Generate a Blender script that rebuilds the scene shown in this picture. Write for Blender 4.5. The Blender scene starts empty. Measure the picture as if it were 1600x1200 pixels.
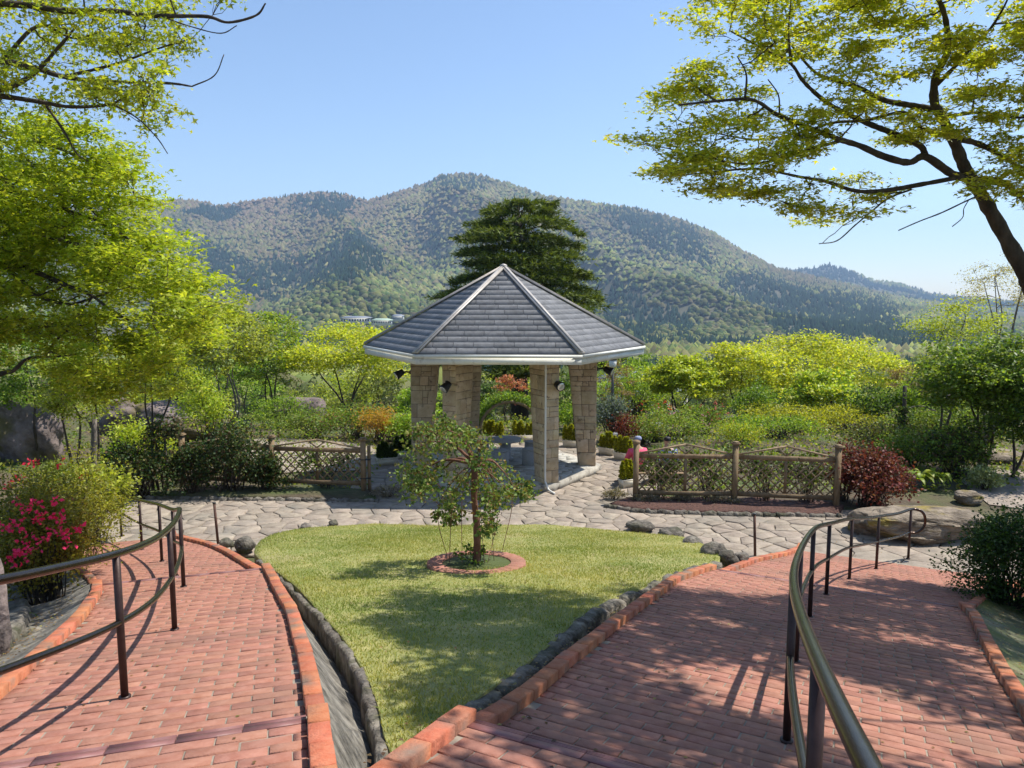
import bpy, math, random
import numpy as np
from mathutils import Matrix, Vector
random.seed(7); RNG = np.random.default_rng(7)
sc = bpy.context.scene
R = math.radians
# ------------------------------------------------------------------ camera
CH = 4.6; F = 1180.0; PITCH = math.atan(136/1180)
cam = bpy.data.cameras.new('camera'); cam.sensor_width = 36; cam.lens = 36*F/1600
cam.clip_start = 0.05; cam.clip_end = 20000
co = bpy.data.objects.new('camera', cam); sc.collection.objects.link(co)
co.location = (0, 0, CH); co.rotation_euler = (math.pi/2-PITCH, 0, 0); sc.camera = co
# ------------------------------------------------------------------ sky and sun
SUN = Vector((0.46, 0.17, 0.872)).normalized()
w = bpy.data.worlds.new('World'); sc.world = w; w.use_nodes = True
nt = w.node_tree; bg = nt.nodes['Background']; sky = nt.nodes.new('ShaderNodeTexSky')
sky.sky_type = 'NISHITA'; sky.sun_disc = False
sky.sun_elevation = math.asin(SUN.z); sky.sun_rotation = math.atan2(SUN.x, SUN.y)
sky.altitude = 600; sky.air_density = 1.0; sky.dust_density = 0.4; sky.ozone_density = 2.2
nt.links.new(sky.outputs[0], bg.inputs[0]); bg.inputs[1].default_value = 0.14
sl = bpy.data.lights.new('sun', 'SUN'); sl.energy = 5.0; sl.angle = R(0.53); sl.color = (1, .95, .86)
so = bpy.data.objects.new('sun', sl); sc.collection.objects.link(so); so.location = (30, 10, 60)
so.rotation_euler = SUN.to_track_quat('Z', 'Y').to_euler()
sc.view_settings.view_transform = 'Standard'; sc.view_settings.look = 'None'
sc.view_settings.gamma = 1; sc.view_settings.use_curve_mapping = False; sc.view_settings.exposure = 0.5
cy = sc.cycles
cy.max_bounces = 6; cy.diffuse_bounces = 3; cy.glossy_bounces = 3; cy.transmission_bounces = 4
cy.volume_bounces = 0; cy.transparent_max_bounces = 6; cy.use_denoising = True
cy.use_adaptive_sampling = True; cy.adaptive_threshold = 0.015

# ------------------------------------------------------------------ helpers
LOC = {}
def tag(o, label=None, cat=None, group=None, kind=None):
    if label: o['label'] = label
    if cat: o['category'] = cat
    if group: o['group'] = group
    if kind: o['kind'] = kind
    return o
def thing(name, loc, label, cat, group=None):
    o = bpy.data.objects.new(name, None); sc.collection.objects.link(o)
    o.empty_display_size = .1
    o.location = loc; LOC[o] = np.array(loc, float)
    return tag(o, label, cat, group)
def mesh(name, V, Fs, mat=None, smooth=False, col=None):
    me = bpy.data.meshes.new(name)
    V = np.asarray(V, np.float32)
    if not isinstance(Fs, list) or np.ndim(Fs[0]) == 1: Fs = [Fs]
    Fs = [np.asarray(f, np.int32) for f in Fs if len(f)]
    me.vertices.add(len(V)); me.vertices.foreach_set('co', V.ravel())
    nl = sum(f.size for f in Fs); npoly = sum(len(f) for f in Fs)
    me.loops.add(nl); me.polygons.add(npoly)
    me.loops.foreach_set('vertex_index', np.concatenate([f.ravel() for f in Fs]))
    tot = np.concatenate([np.full(len(f), f.shape[1], np.int32) for f in Fs])
    st = np.concatenate([[0], np.cumsum(tot)[:-1]]).astype(np.int32)
    me.polygons.foreach_set('loop_start', st)
    if smooth: me.polygons.foreach_set('use_smooth', np.ones(npoly, bool))
    if col is not None:
        a = me.color_attributes.new('Col', 'FLOAT_COLOR', 'POINT')
        c = np.ones((len(V), 4), np.float32); c[:, :3] = col
        a.data.foreach_set('color', c.ravel())
    me.update(calc_edges=True)
    if mat: me.materials.append(mat)
    return me
def link(name, me, parent=None, M=None, loc=None):
    o = bpy.data.objects.new(name, me); sc.collection.objects.link(o)
    base = np.zeros(3)
    if parent is not None:
        o.parent = parent; base = LOC[parent]
    if M is not None:
        M = M.copy(); M.translation = M.translation - Vector(base); o.matrix_basis = M
        LOC[o] = np.array(M.translation) + base
    elif loc is not None:
        o.location = Vector(np.asarray(loc, float)-base); LOC[o] = np.asarray(loc, float)
    else: LOC[o] = base.copy()
    return o
def mk(name, V, Fs, mat, parent=None, smooth=False, col=None):
    V = np.asarray(V, float)
    if parent is not None: V = V - LOC[parent]
    return link(name, mesh(name, V, Fs, mat, smooth, col), parent)
class Acc:
    def __init__(s): s.V = []; s.Q = []; s.T = []; s.C = []; s.n = 0
    def add(s, V, Q=None, T=None, C=None):
        V = np.asarray(V, float)
        if Q is not None and len(Q): s.Q.append(np.asarray(Q)+s.n)
        if T is not None and len(T): s.T.append(np.asarray(T)+s.n)
        s.V.append(V)
        if C is not None: s.C.append(np.broadcast_to(C, (len(V), 3)))
        s.n += len(V)
    def out(s, name, mat, parent=None, smooth=False):
        f = []
        if s.Q: f.append(np.concatenate(s.Q))
        if s.T: f.append(np.concatenate(s.T))
        return mk(name, np.concatenate(s.V), f, mat, parent, smooth, np.concatenate(s.C) if s.C else None)
BQ = np.array([[0,3,2,1],[4,5,6,7],[0,1,5,4],[1,2,6,5],[2,3,7,6],[3,0,4,7]])
def boxv(a, b):
    (x0,y0,z0),(x1,y1,z1) = a, b
    return np.array([[x0,y0,z0],[x1,y0,z0],[x1,y1,z0],[x0,y1,z0],[x0,y0,z1],[x1,y0,z1],[x1,y1,z1],[x0,y1,z1]], float)
def obox(p, q, wx, wz, up=(0,0,1)):
    """box running from p to q, wx wide, wz deep"""
    p = np.array(p, float); q = np.array(q, float); d = q-p; d /= np.linalg.norm(d)
    u = np.cross(np.array(up, float), d); u /= np.linalg.norm(u); v = np.cross(d, u)
    o = [(-1,-1),(1,-1),(1,1),(-1,1)]
    return np.array([e+u*a*wx/2+v*b*wz/2 for e in (p, q) for a, b in o])
def bevbox(lx, ly, lz, c):
    """box centred in x and y, top at 0, bottom at -lz, top and upright edges chamfered"""
    x, y = lx/2, ly/2
    def ring(i, z): 
        X, Y = x-i, y-i
        return [[-X,-Y,z],[X,-Y,z],[X,Y,z],[-X,Y,z]]
    V = np.array(ring(0,-lz)+ring(0,-c)+ring(c,0), float)
    Q = []
    for k in (0, 4):
        for i in range(4): Q.append([k+i, k+(i+1)%4, k+4+(i+1)%4, k+4+i])
    Q.append([8,9,10,11]); return V, np.array(Q)
def smoothline(pts, n=8):
    P = np.array(pts, float); P = np.vstack([2*P[0]-P[1], P, 2*P[-1]-P[-2]]); out = []
    for i in range(1, len(P)-2):
        t = np.linspace(0, 1, n, endpoint=False)[:, None]
        a, b, c, d = P[i-1], P[i], P[i+1], P[i+2]
        out.append(.5*(2*b+(c-a)*t+(2*a-5*b+4*c-d)*t**2+(3*b-a-3*c+d)*t**3))
    return np.vstack(out+[P[-2][None]])
def tube(pts, rad, n=6, cap=True):
    P = np.asarray(pts, float); m = len(P); rad = np.broadcast_to(rad, (m,))
    T = np.gradient(P, axis=0); T /= np.linalg.norm(T, axis=1)[:, None]+1e-9
    ref = np.array([0, 0, 1.]) if abs(T[0][2]) < .9 else np.array([1., 0, 0])
    U = np.zeros_like(P); u = np.cross(T[0], ref); u /= np.linalg.norm(u)
    for i in range(m):
        u = u - T[i]*np.dot(u, T[i]); u /= np.linalg.norm(u)+1e-9; U[i] = u
    W = np.cross(T, U); a = np.arange(n)*2*math.pi/n
    V = (P[:, None]+rad[:, None, None]*(np.cos(a)[None, :, None]*U[:, None]+np.sin(a)[None, :, None]*W[:, None])).reshape(-1, 3)
    i, j = np.meshgrid(np.arange(m-1), np.arange(n), indexing='ij'); k = (j+1) % n
    Q = np.stack([i*n+j, i*n+k, (i+1)*n+k, (i+1)*n+j], -1).reshape(-1, 4); Tr = []
    if cap:
        V = np.vstack([V, P[0], P[-1]]); c = m*n
        for q in range(n): Tr += [[c, (q+1) % n, q], [c+1, (m-1)*n+q, (m-1)*n+(q+1) % n]]
    return V, Q, np.array(Tr).reshape(-1, 3).astype(int)
def arclen(P): return np.concatenate([[0], np.cumsum(np.linalg.norm(np.diff(P, axis=0), axis=1))])
def resample(P, step):
    s = arclen(P); n = max(2, int(round(s[-1]/step))+1); t = np.linspace(0, s[-1], n)
    return np.stack([np.interp(t, s, P[:, k]) for k in range(P.shape[1])], 1)
def noise2(x, y, seed=0, oct=4, s=1.0):
    r = np.random.default_rng(seed); z = 0; a = 1; tot = 0
    for o in range(oct):
        for k in range(3):
            th = r.uniform(0, 6.28); ph = r.uniform(0, 6.28); f = s*2**o*r.uniform(.8, 1.25)
            z = z+a*np.sin((x*math.cos(th)+y*math.sin(th))*f+ph+1.3*np.sin((x*math.sin(th)-y*math.cos(th))*f*.7+ph*2)); tot += a
        a *= .5
    return z/tot*1.7
# pixel of the photograph -> direction; distance comes from the surface it touches
def ray(px, py):
    u = (px-800)/F; v = (600-py)/F; c, s = math.cos(PITCH), math.sin(PITCH)
    return np.array([u, c+v*s, -s+v*c])
def proj(p):
    p = np.atleast_2d(p).astype(float); c, s = math.cos(PITCH), math.sin(PITCH); z = p[:, 2]-CH
    d = p[:, 1]*c-z*s; v = p[:, 1]*s+z*c
    return 800+F*p[:, 0]/d, 600-F*v/d, d
def hit(px, py, fn, dz=0.0):
    r = ray(px, py); f = lambda t: CH+r[2]*t-float(fn(r[0]*t, r[1]*t))-dz
    t = .3
    while t < 150 and f(t) > 0: t += .05+t*.004
    lo, hi = t-.05-t*.005, t
    for _ in range(30):
        m = (lo+hi)/2
        if f(m) > 0: lo = m
        else: hi = m
    return r*lo+np.array([0, 0, CH])
def at(px, py, y):
    r = ray(px, py); return r*(y/r[1])+np.array([0, 0, CH])
def inpoly(x, y, poly):
    x = np.asarray(x, float); y = np.asarray(y, float); P = np.asarray(poly, float); r = np.zeros(x.shape, bool); j = len(P)-1
    for i in range(len(P)):
        xi, yi = P[i, :2]; xj, yj = P[j, :2]
        with np.errstate(divide='ignore', invalid='ignore'):
            c = ((yi > y) != (yj > y)) & (x < (xj-xi)*(y-yi)/(yj-yi+1e-12)+xi)
        r ^= c; j = i
    return r

# ------------------------------------------------------------------ materials
def ntmat(name):
    m = bpy.data.materials.new(name); m.use_nodes = True
    return m, m.node_tree.nodes, m.node_tree.links, m.node_tree.nodes['Principled BSDF']
def ramp(N, cols):
    r = N.new('ShaderNodeValToRGB'); e = r.color_ramp.elements
    while len(e) < len(cols): e.new(.5)
    for i, (p, c) in enumerate(cols): e[i].position = p; e[i].color = (*c, 1)
    return r
def pmat(name, c1, c2, scale=5, rough=.8, bump=.3, bscale=40, metal=0, spec=.4, piece=0, dirt=None, stretch=None, detail=8, lo=.35, hi=.65, bdist=.02):
    m, N, L, B = ntmat(name)
    tc = N.new('ShaderNodeTexCoord'); gm = N.new('ShaderNodeNewGeometry'); src = gm.outputs['Position']
    if stretch:
        mp = N.new('ShaderNodeMapping'); mp.inputs['Scale'].default_value = stretch; L.new(src, mp.inputs[0]); src = mp.outputs[0]
    n = N.new('ShaderNodeTexNoise'); n.inputs['Scale'].default_value = scale; n.inputs['Detail'].default_value = detail
    n.inputs['Roughness'].default_value = .65
    L.new(src, n.inputs['Vector']); r = ramp(N, [(lo, c1), (hi, c2)]); L.new(n.outputs[0], r.inputs[0]); col = r.outputs[0]
    if dirt:
        n3 = N.new('ShaderNodeTexNoise'); n3.inputs['Scale'].default_value = dirt[1]; n3.inputs['Detail'].default_value = 6
        L.new(src, n3.inputs['Vector']); r3 = ramp(N, [(dirt[2], (0, 0, 0)), (dirt[3], (1, 1, 1))]); L.new(n3.outputs[0], r3.inputs[0])
        mx = N.new('ShaderNodeMixRGB'); mx.inputs[2].default_value = (*dirt[0], 1); L.new(r3.outputs[0], mx.inputs[0]); L.new(col, mx.inputs[1]); col = mx.outputs[0]
    if piece:
        oi = N.new('ShaderNodeObjectInfo'); ad = N.new('ShaderNodeMath'); ad.operation = 'ADD'
        L.new(oi.outputs['Random'], ad.inputs[0]); L.new(gm.outputs['Random Per Island'], ad.inputs[1])
        fr = N.new('ShaderNodeMath'); fr.operation = 'FRACT'; L.new(ad.outputs[0], fr.inputs[0])
        mr = N.new('ShaderNodeMapRange'); mr.inputs[3].default_value = 1-piece; mr.inputs[4].default_value = 1+piece*.7; L.new(fr.outputs[0], mr.inputs[0])
        hs = N.new('ShaderNodeHueSaturation'); L.new(mr.outputs[0], hs.inputs['Value']); L.new(col, hs.inputs['Color'])
        m2 = N.new('ShaderNodeMath'); m2.operation = 'MULTIPLY'; m2.inputs[1].default_value = 7.31; L.new(fr.outputs[0], m2.inputs[0])
        f2 = N.new('ShaderNodeMath'); f2.operation = 'FRACT'; L.new(m2.outputs[0], f2.inputs[0])
        mr2 = N.new('ShaderNodeMapRange'); mr2.inputs[3].default_value = .5-piece*.04; mr2.inputs[4].default_value = .5+piece*.04
        L.new(f2.outputs[0], mr2.inputs[0]); L.new(mr2.outputs[0], hs.inputs['Hue']); col = hs.outputs[0]
    L.new(col, B.inputs['Base Color']); B.inputs['Roughness'].default_value = rough; B.inputs['Metallic'].default_value = metal
    B.inputs['Specular IOR Level'].default_value = spec
    if bump:
        n2 = N.new('ShaderNodeTexNoise'); n2.inputs['Scale'].default_value = bscale; n2.inputs['Detail'].default_value = 6
        L.new(src, n2.inputs['Vector']); b = N.new('ShaderNodeBump'); b.inputs['Strength'].default_value = bump; b.inputs['Distance'].default_value = bdist
        L.new(n2.outputs[0], b.inputs['Height']); L.new(b.outputs[0], B.inputs['Normal'])
    return m
def leafmat(name, trans=.42, rough=.45, spec=.35, tmul=(1.25, 1.2, .5)):
    m, N, L, B = ntmat(name); at_ = N.new('ShaderNodeAttribute'); at_.attribute_name = 'Col'
    L.new(at_.outputs[0], B.inputs['Base Color']); B.inputs['Roughness'].default_value = rough; B.inputs['Specular IOR Level'].default_value = spec
    tr = N.new('ShaderNodeBsdfTranslucent'); mu = N.new('ShaderNodeMixRGB'); mu.blend_type = 'MULTIPLY'; mu.inputs[0].default_value = 1
    mu.inputs[2].default_value = (*tmul, 1); L.new(at_.outputs[0], mu.inputs[1]); L.new(mu.outputs[0], tr.inputs[0])
    ms = N.new('ShaderNodeMixShader'); ms.inputs[0].default_value = trans; L.new(B.outputs[0], ms.inputs[1]); L.new(tr.outputs[0], ms.inputs[2])
    L.new(ms.outputs[0], N['Material Output'].inputs['Surface']); return m
M = {}
M['brick'] = pmat('brick_paver', (.315,.13,.085), (.395,.19,.135), 14, .9, .35, 140, piece=.11, dirt=((.235,.125,.09), 1.3, .5, .74))
M['kerb'] = pmat('kerb_brick', (.40,.118,.052), (.46,.175,.09), 12, .85, .4, 60, piece=.2, dirt=((.20,.13,.095), 4, .5, .7))
M['mortar'] = pmat('mortar', (.19,.16,.125), (.32,.275,.22), 7, .95, .3, 60)
M['nosing'] = pmat('nosing_tile', (.20,.085,.08), (.27,.12,.11), 8, .5, .1, 80, piece=.15)
M['flag'] = pmat('flagstone', (.235,.19,.15), (.37,.31,.245), 4.5, .95, .6, 25, piece=.14, dirt=((.2,.18,.15), 1.2, .5, .75))
M['joint'] = pmat('joint_soil', (.17,.145,.115), (.27,.235,.185), 8, .95, .5, 40)
M['soil'] = pmat('garden_soil', (.055,.04,.028), (.13,.10,.06), 1.5, .95, .8, 12, dirt=((.07,.09,.025), .5, .45, .6), bdist=.06)
M['lawn'] = pmat('lawn_turf', (.17,.20,.05), (.34,.31,.12), 2.2, .95, .6, 60, dirt=((.30,.26,.12), .9, .55, .75))
M['concrete'] = pmat('gutter_concrete', (.05,.045,.037), (.27,.245,.205), 6.5, .95, 1.0, 30, dirt=((.10,.11,.05), 1.1, .6, .75), stretch=(1,1,1))
M['moss'] = pmat('mossy_gutter', (.07,.08,.03), (.20,.18,.12), 3, .95, .7, 25, dirt=((.12,.14,.02), 1.3, .42, .62))
M['edge'] = pmat('edging_stone', (.065,.056,.045), (.25,.22,.18), 7, .9, .9, 18, piece=.25, dirt=((.06,.06,.03), 3, .5, .7), bdist=.05)
M['boulder'] = pmat('boulder_rock', (.085,.065,.045), (.29,.235,.175), 3.5, .95, 1.0, 7, dirt=((.22,.17,.04), 1.5, .56, .66), stretch=(1,1,3), bdist=.08)
M['pinkrock'] = pmat('purple_rock', (.085,.066,.06), (.26,.205,.185), 2.4, .95, 1.0, 6, dirt=((.12,.10,.03), .9, .55, .68), bdist=.08)
M['tuff'] = pmat('tuff_block', (.45,.335,.20), (.60,.485,.325), 5, .9, .7, 45, piece=.2, dirt=((.2,.15,.1), 9, .6, .72))
M['tuffjoint'] = pmat('tuff_joint', (.06,.048,.035), (.11,.09,.065), 8, .95, .3, 40)
M['slab'] = pmat('pavilion_floor_stone', (.36,.35,.31), (.52,.50,.44), 5, .85, .4, 40, piece=.12)
M['platform'] = pmat('platform_edge', (.33,.30,.25), (.52,.48,.40), 4, .9, .4, 40, dirt=((.12,.10,.08), 5, .55, .7))
M['slate'] = pmat('slate_shingle', (.12,.12,.122), (.19,.19,.193), 7, .6, .3, 70, piece=.2, stretch=(1,1,.25), dirt=((.30,.30,.30), 14, .70, .76))
M['slatebase'] = pmat('roof_underlay', (.06,.06,.065), (.08,.08,.08), 7, .8, 0)
M['ridge'] = pmat('ridge_metal', (.33,.30,.27), (.45,.42,.38), 5, .5, .1, 40, metal=.2)
M['fascia'] = pmat('fascia_paint', (.66,.66,.60), (.78,.78,.72), 3, .6, .1, 30, dirt=((.42,.38,.30), 6, .6, .8))
M['soffit'] = pmat('soffit_board', (.16,.11,.07), (.24,.17,.11), 6, .8, .2, 30)
M['white'] = pmat('white_plastic', (.66,.64,.58), (.76,.74,.68), 5, .5, .05, 40)
M['cream'] = pmat('cream_trough', (.62,.57,.47), (.74,.69,.58), 5, .6, .1, 40)
M['granite'] = pmat('grey_granite', (.27,.27,.27), (.40,.40,.40), 60, .8, .2, 120)
M['black'] = pmat('black_metal', (.012,.012,.013), (.025,.025,.025), 8, .45, 0)
M['rail'] = pmat('bronze_rail', (.06,.042,.034), (.09,.064,.05), 30, .24, .04, 200, metal=.92, spec=.5)
M['post'] = pmat('brown_post', (.035,.018,.014), (.055,.03,.024), 20, .45, .05, 90, metal=.3)
M['rust'] = pmat('rusty_stake', (.07,.035,.025), (.13,.06,.04), 20, .7, .2, 90)
M['wood'] = pmat('weathered_timber', (.16,.105,.055), (.28,.195,.11), 9, .85, .4, 50, stretch=(1,1,.35), piece=.12)
M['slat'] = pmat('lattice_timber', (.21,.145,.08), (.34,.245,.145), 12, .85, .3, 60, piece=.15)
M['bark'] = pmat('dark_bark', (.035,.027,.02), (.10,.08,.06), 7, .95, .9, 30, stretch=(1,1,.4))
M['barkgrey'] = pmat('grey_bark', (.09,.075,.06), (.20,.17,.14), 9, .95, .7, 30, stretch=(1,1,.4))
M['redbark'] = pmat('rose_trunk', (.14,.06,.035), (.23,.11,.07), 12, .9, .5, 60)
M['mulch'] = pmat('red_pumice', (.05,.026,.02), (.15,.075,.058), 25, .95, .9, 70)
M['roofblue'] = pmat('blue_grey_roof', (.17,.19,.22), (.24,.26,.30), 3, .6, .1, 20)
M['wall'] = pmat('house_wall', (.45,.40,.33), (.55,.50,.43), 2, .9, .1, 20)
M['plazawall'] = pmat('pale_building', (.55,.56,.55), (.68,.68,.66), 2, .8, 0)
M['greenroof'] = pmat('green_roof', (.30,.40,.30), (.38,.48,.37), 2, .7, 0)
M['glassdark'] = pmat('window_glass', (.02,.025,.03), (.04,.045,.05), 2, .1, 0)
M['mount'] = pmat('forest_floor', (.06,.065,.035), (.11,.10,.06), .02, .95, 0)
M['skin'] = pmat('skin', (.45,.28,.2), (.5,.32,.23), 6, .6, 0)
M['bluecloth'] = pmat('blue_jacket', (.10,.10,.32), (.30,.33,.62), 9, .8, .2, 40)
M['pinkcloth'] = pmat('pink_jacket', (.75,.08,.16), (.80,.12,.22), 9, .8, .2, 40)
M['trouser'] = pmat('dark_trousers', (.02,.02,.03), (.04,.04,.05), 9, .8, .2, 40)
M['hair'] = pmat('dark_hair', (.012,.010,.009), (.03,.022,.018), 30, .6, .2, 90)
M['hat'] = pmat('grey_blue_hat', (.22,.25,.40), (.30,.33,.48), 9, .8, .2, 40)
M['board'] = pmat('dark_board', (.03,.03,.028), (.05,.05,.045), 9, .5, 0)
lm, lN, lL, lB = ntmat('lamp_glass'); lB.inputs['Base Color'].default_value = (.75,.75,.72,1); lB.inputs['Roughness'].default_value = .12
lB.inputs['Metallic'].default_value = .6; M['lens'] = lm
M['leaf'] = leafmat('leaf', .5); M['leafdark'] = leafmat('leathery_leaf', .3, .5, .22)
M['flower'] = leafmat('petal', .3, .6, .2, (1, 1, 1)); M['grass'] = leafmat('grass_blade', .35, .6, .2)
M['farleaf'] = leafmat('far_canopy', .12, .9, .05, (1, 1, .6))
#PART2
# ------------------------------------------------------------------ surfaces of the two ramps, the lawn and the ground
class Ramp: pass
def mkramp(ang, sgn, s0, kk, sA, sB, kl, kr):
    r = Ramp(); c, s = math.cos(ang), math.sin(ang)
    r.a = np.array([sgn*s, c]); r.c = np.array([c, -sgn*s]); r.s0 = s0; r.kk = kk; r.sA = sA; r.sB = sB
    r.kl = np.array(kl); r.kr = np.array(kr)
    r.z = lambda q: np.maximum(0, kk*(s0-q))+.1*(np.asarray(q) < sA)+.1*(np.asarray(q) < sB)
    r.sv = lambda x, y: (x*r.a[0]+y*r.a[1], x*r.c[0]+y*r.c[1])
    r.xy = lambda q, v: (q*r.a[0]+v*r.c[0], q*r.a[1]+v*r.c[1])
    r.zxy = lambda x, y: r.z(x*r.a[0]+y*r.a[1])
    r.vl = lambda q: np.interp(q, r.kl[:, 0], r.kl[:, 1]); r.vr = lambda q: np.interp(q, r.kr[:, 0], r.kr[:, 1])
    return r
RL = mkramp(R(17), -1, 15.45, .2006, 3.62, 9.42,
    [(1.2,-1.66),(5.2,-1.69),(6.04,-1.71),(7.34,-1.76),(8.75,-1.92),(9.6,-2.12),(10.58,-2.41),(11.46,-2.74),(13.4,-3.3),(15.28,-3.87),(15.6,-3.95)],
    [(1.2,.05),(2.99,.05),(3.82,.06),(4.73,.04),(6.47,-.04),(7.75,-.17),(9.28,-.31),(10.19,-.53),(12.23,-1.01),(13.46,-1.38),(14.37,-1.74),(15.5,-2.2)])
RR = mkramp(R(26), 1, 14.35, .210, 3.0, 9.75,
    [(1.0,-1.5),(2.34,-1.59),(2.94,-1.65),(3.61,-1.64),(4.49,-1.72),(5.96,-1.81),(8.38,-1.93),(9.6,-1.80),(9.91,-1.70),(11.8,-1.53),(13.31,-1.2),(14.5,-1.08)],
    [(1.0,.90),(5.39,.92),(6.65,.92),(7.86,.95),(9.14,1.0),(9.7,.95),(10.38,1.1),(12.23,1.55),(13.4,2.05),(14.5,2.6)])
zW = lambda x, y: np.clip(.197*(14.95-np.asarray(y, float)), -.02, 9)+0*np.asarray(x, float)
FY = np.array([15, 17.5, 24, 30, 40, 60, 100, 300, 700, 9000.]); FZ = np.array([-.06, -.03, -.05, -.5, -2, -6, -13, -30, -42, -45.])
def gz(x, y):
    x = np.asarray(x, float); y = np.asarray(y, float); x, y = np.broadcast_arrays(x, y)
    q, v = RL.sv(x, y); qr, vr = RR.sv(x, y)
    dl = RL.vl(q)-v; dr = vr-RR.vr(qr)
    far = np.interp(y, FY, FZ)
    fade = np.interp(y, [10, 15, 21], [1, .8, 0])
    bank = lambda d: np.clip(.16*np.maximum(0, d-.6), 0, 1.9)*fade
    zl = np.maximum(RL.z(np.maximum(q, -3))-.3, -.06)*np.interp(y, [14, 17], [1, 0])+bank(dl)
    zr = np.maximum(RR.z(np.maximum(qr, -3))-.34, -.06)*np.interp(y, [13, 16], [1, 0])+bank(dr)*.35
    cen = np.maximum(zW(x, y)-.85, -.06)
    near = np.where(dl > 0, np.maximum(zl, -.06), np.where(dr > 0, np.maximum(zr, -.06), cen))
    near = np.where((q > RL.s0) & (dl > 0) & (x > -10.5), np.minimum(near, np.interp(x, [-10.5, -9.2], [1, -.06])), near)
    near = np.minimum(near, 2.9)
    t = np.clip((y-15)/2.5, 0, 1)
    lft = np.where(x < -10, np.minimum((-x-10)*.22, 2.2)*np.interp(y, [14, 24, 40], [1, .8, 0])*np.interp(y, [13, 15], [0, 1]), 0)
    return near*(1-t)+far*t+lft*(t > 0)*t
# ground sheet, out to the horizon
gx = np.concatenate([-np.geomspace(30, 5000, 22)[::-1], np.arange(-28, 28.1, .55), np.geomspace(30, 5000, 22)])
gy = np.concatenate([[-5000, -1200, -300, -80, -30], np.arange(-12, 44, .5), np.geomspace(46, 5000, 34)])
X, Y = np.meshgrid(gx, gy); Z = gz(X, Y); Z = np.where(Y < -8, 2.6, Z)
i, j = np.meshgrid(np.arange(len(gy)-1), np.arange(len(gx)-1), indexing='ij'); nx = len(gx)
GQ = np.stack([i*nx+j, i*nx+j+1, (i+1)*nx+j+1, (i+1)*nx+j], -1).reshape(-1, 4)
tag(mk('ground', np.stack([X, Y, Z], -1).reshape(-1, 3), GQ, M['soil'], smooth=True), 'dark garden soil and far valley floor', kind='structure')

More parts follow.
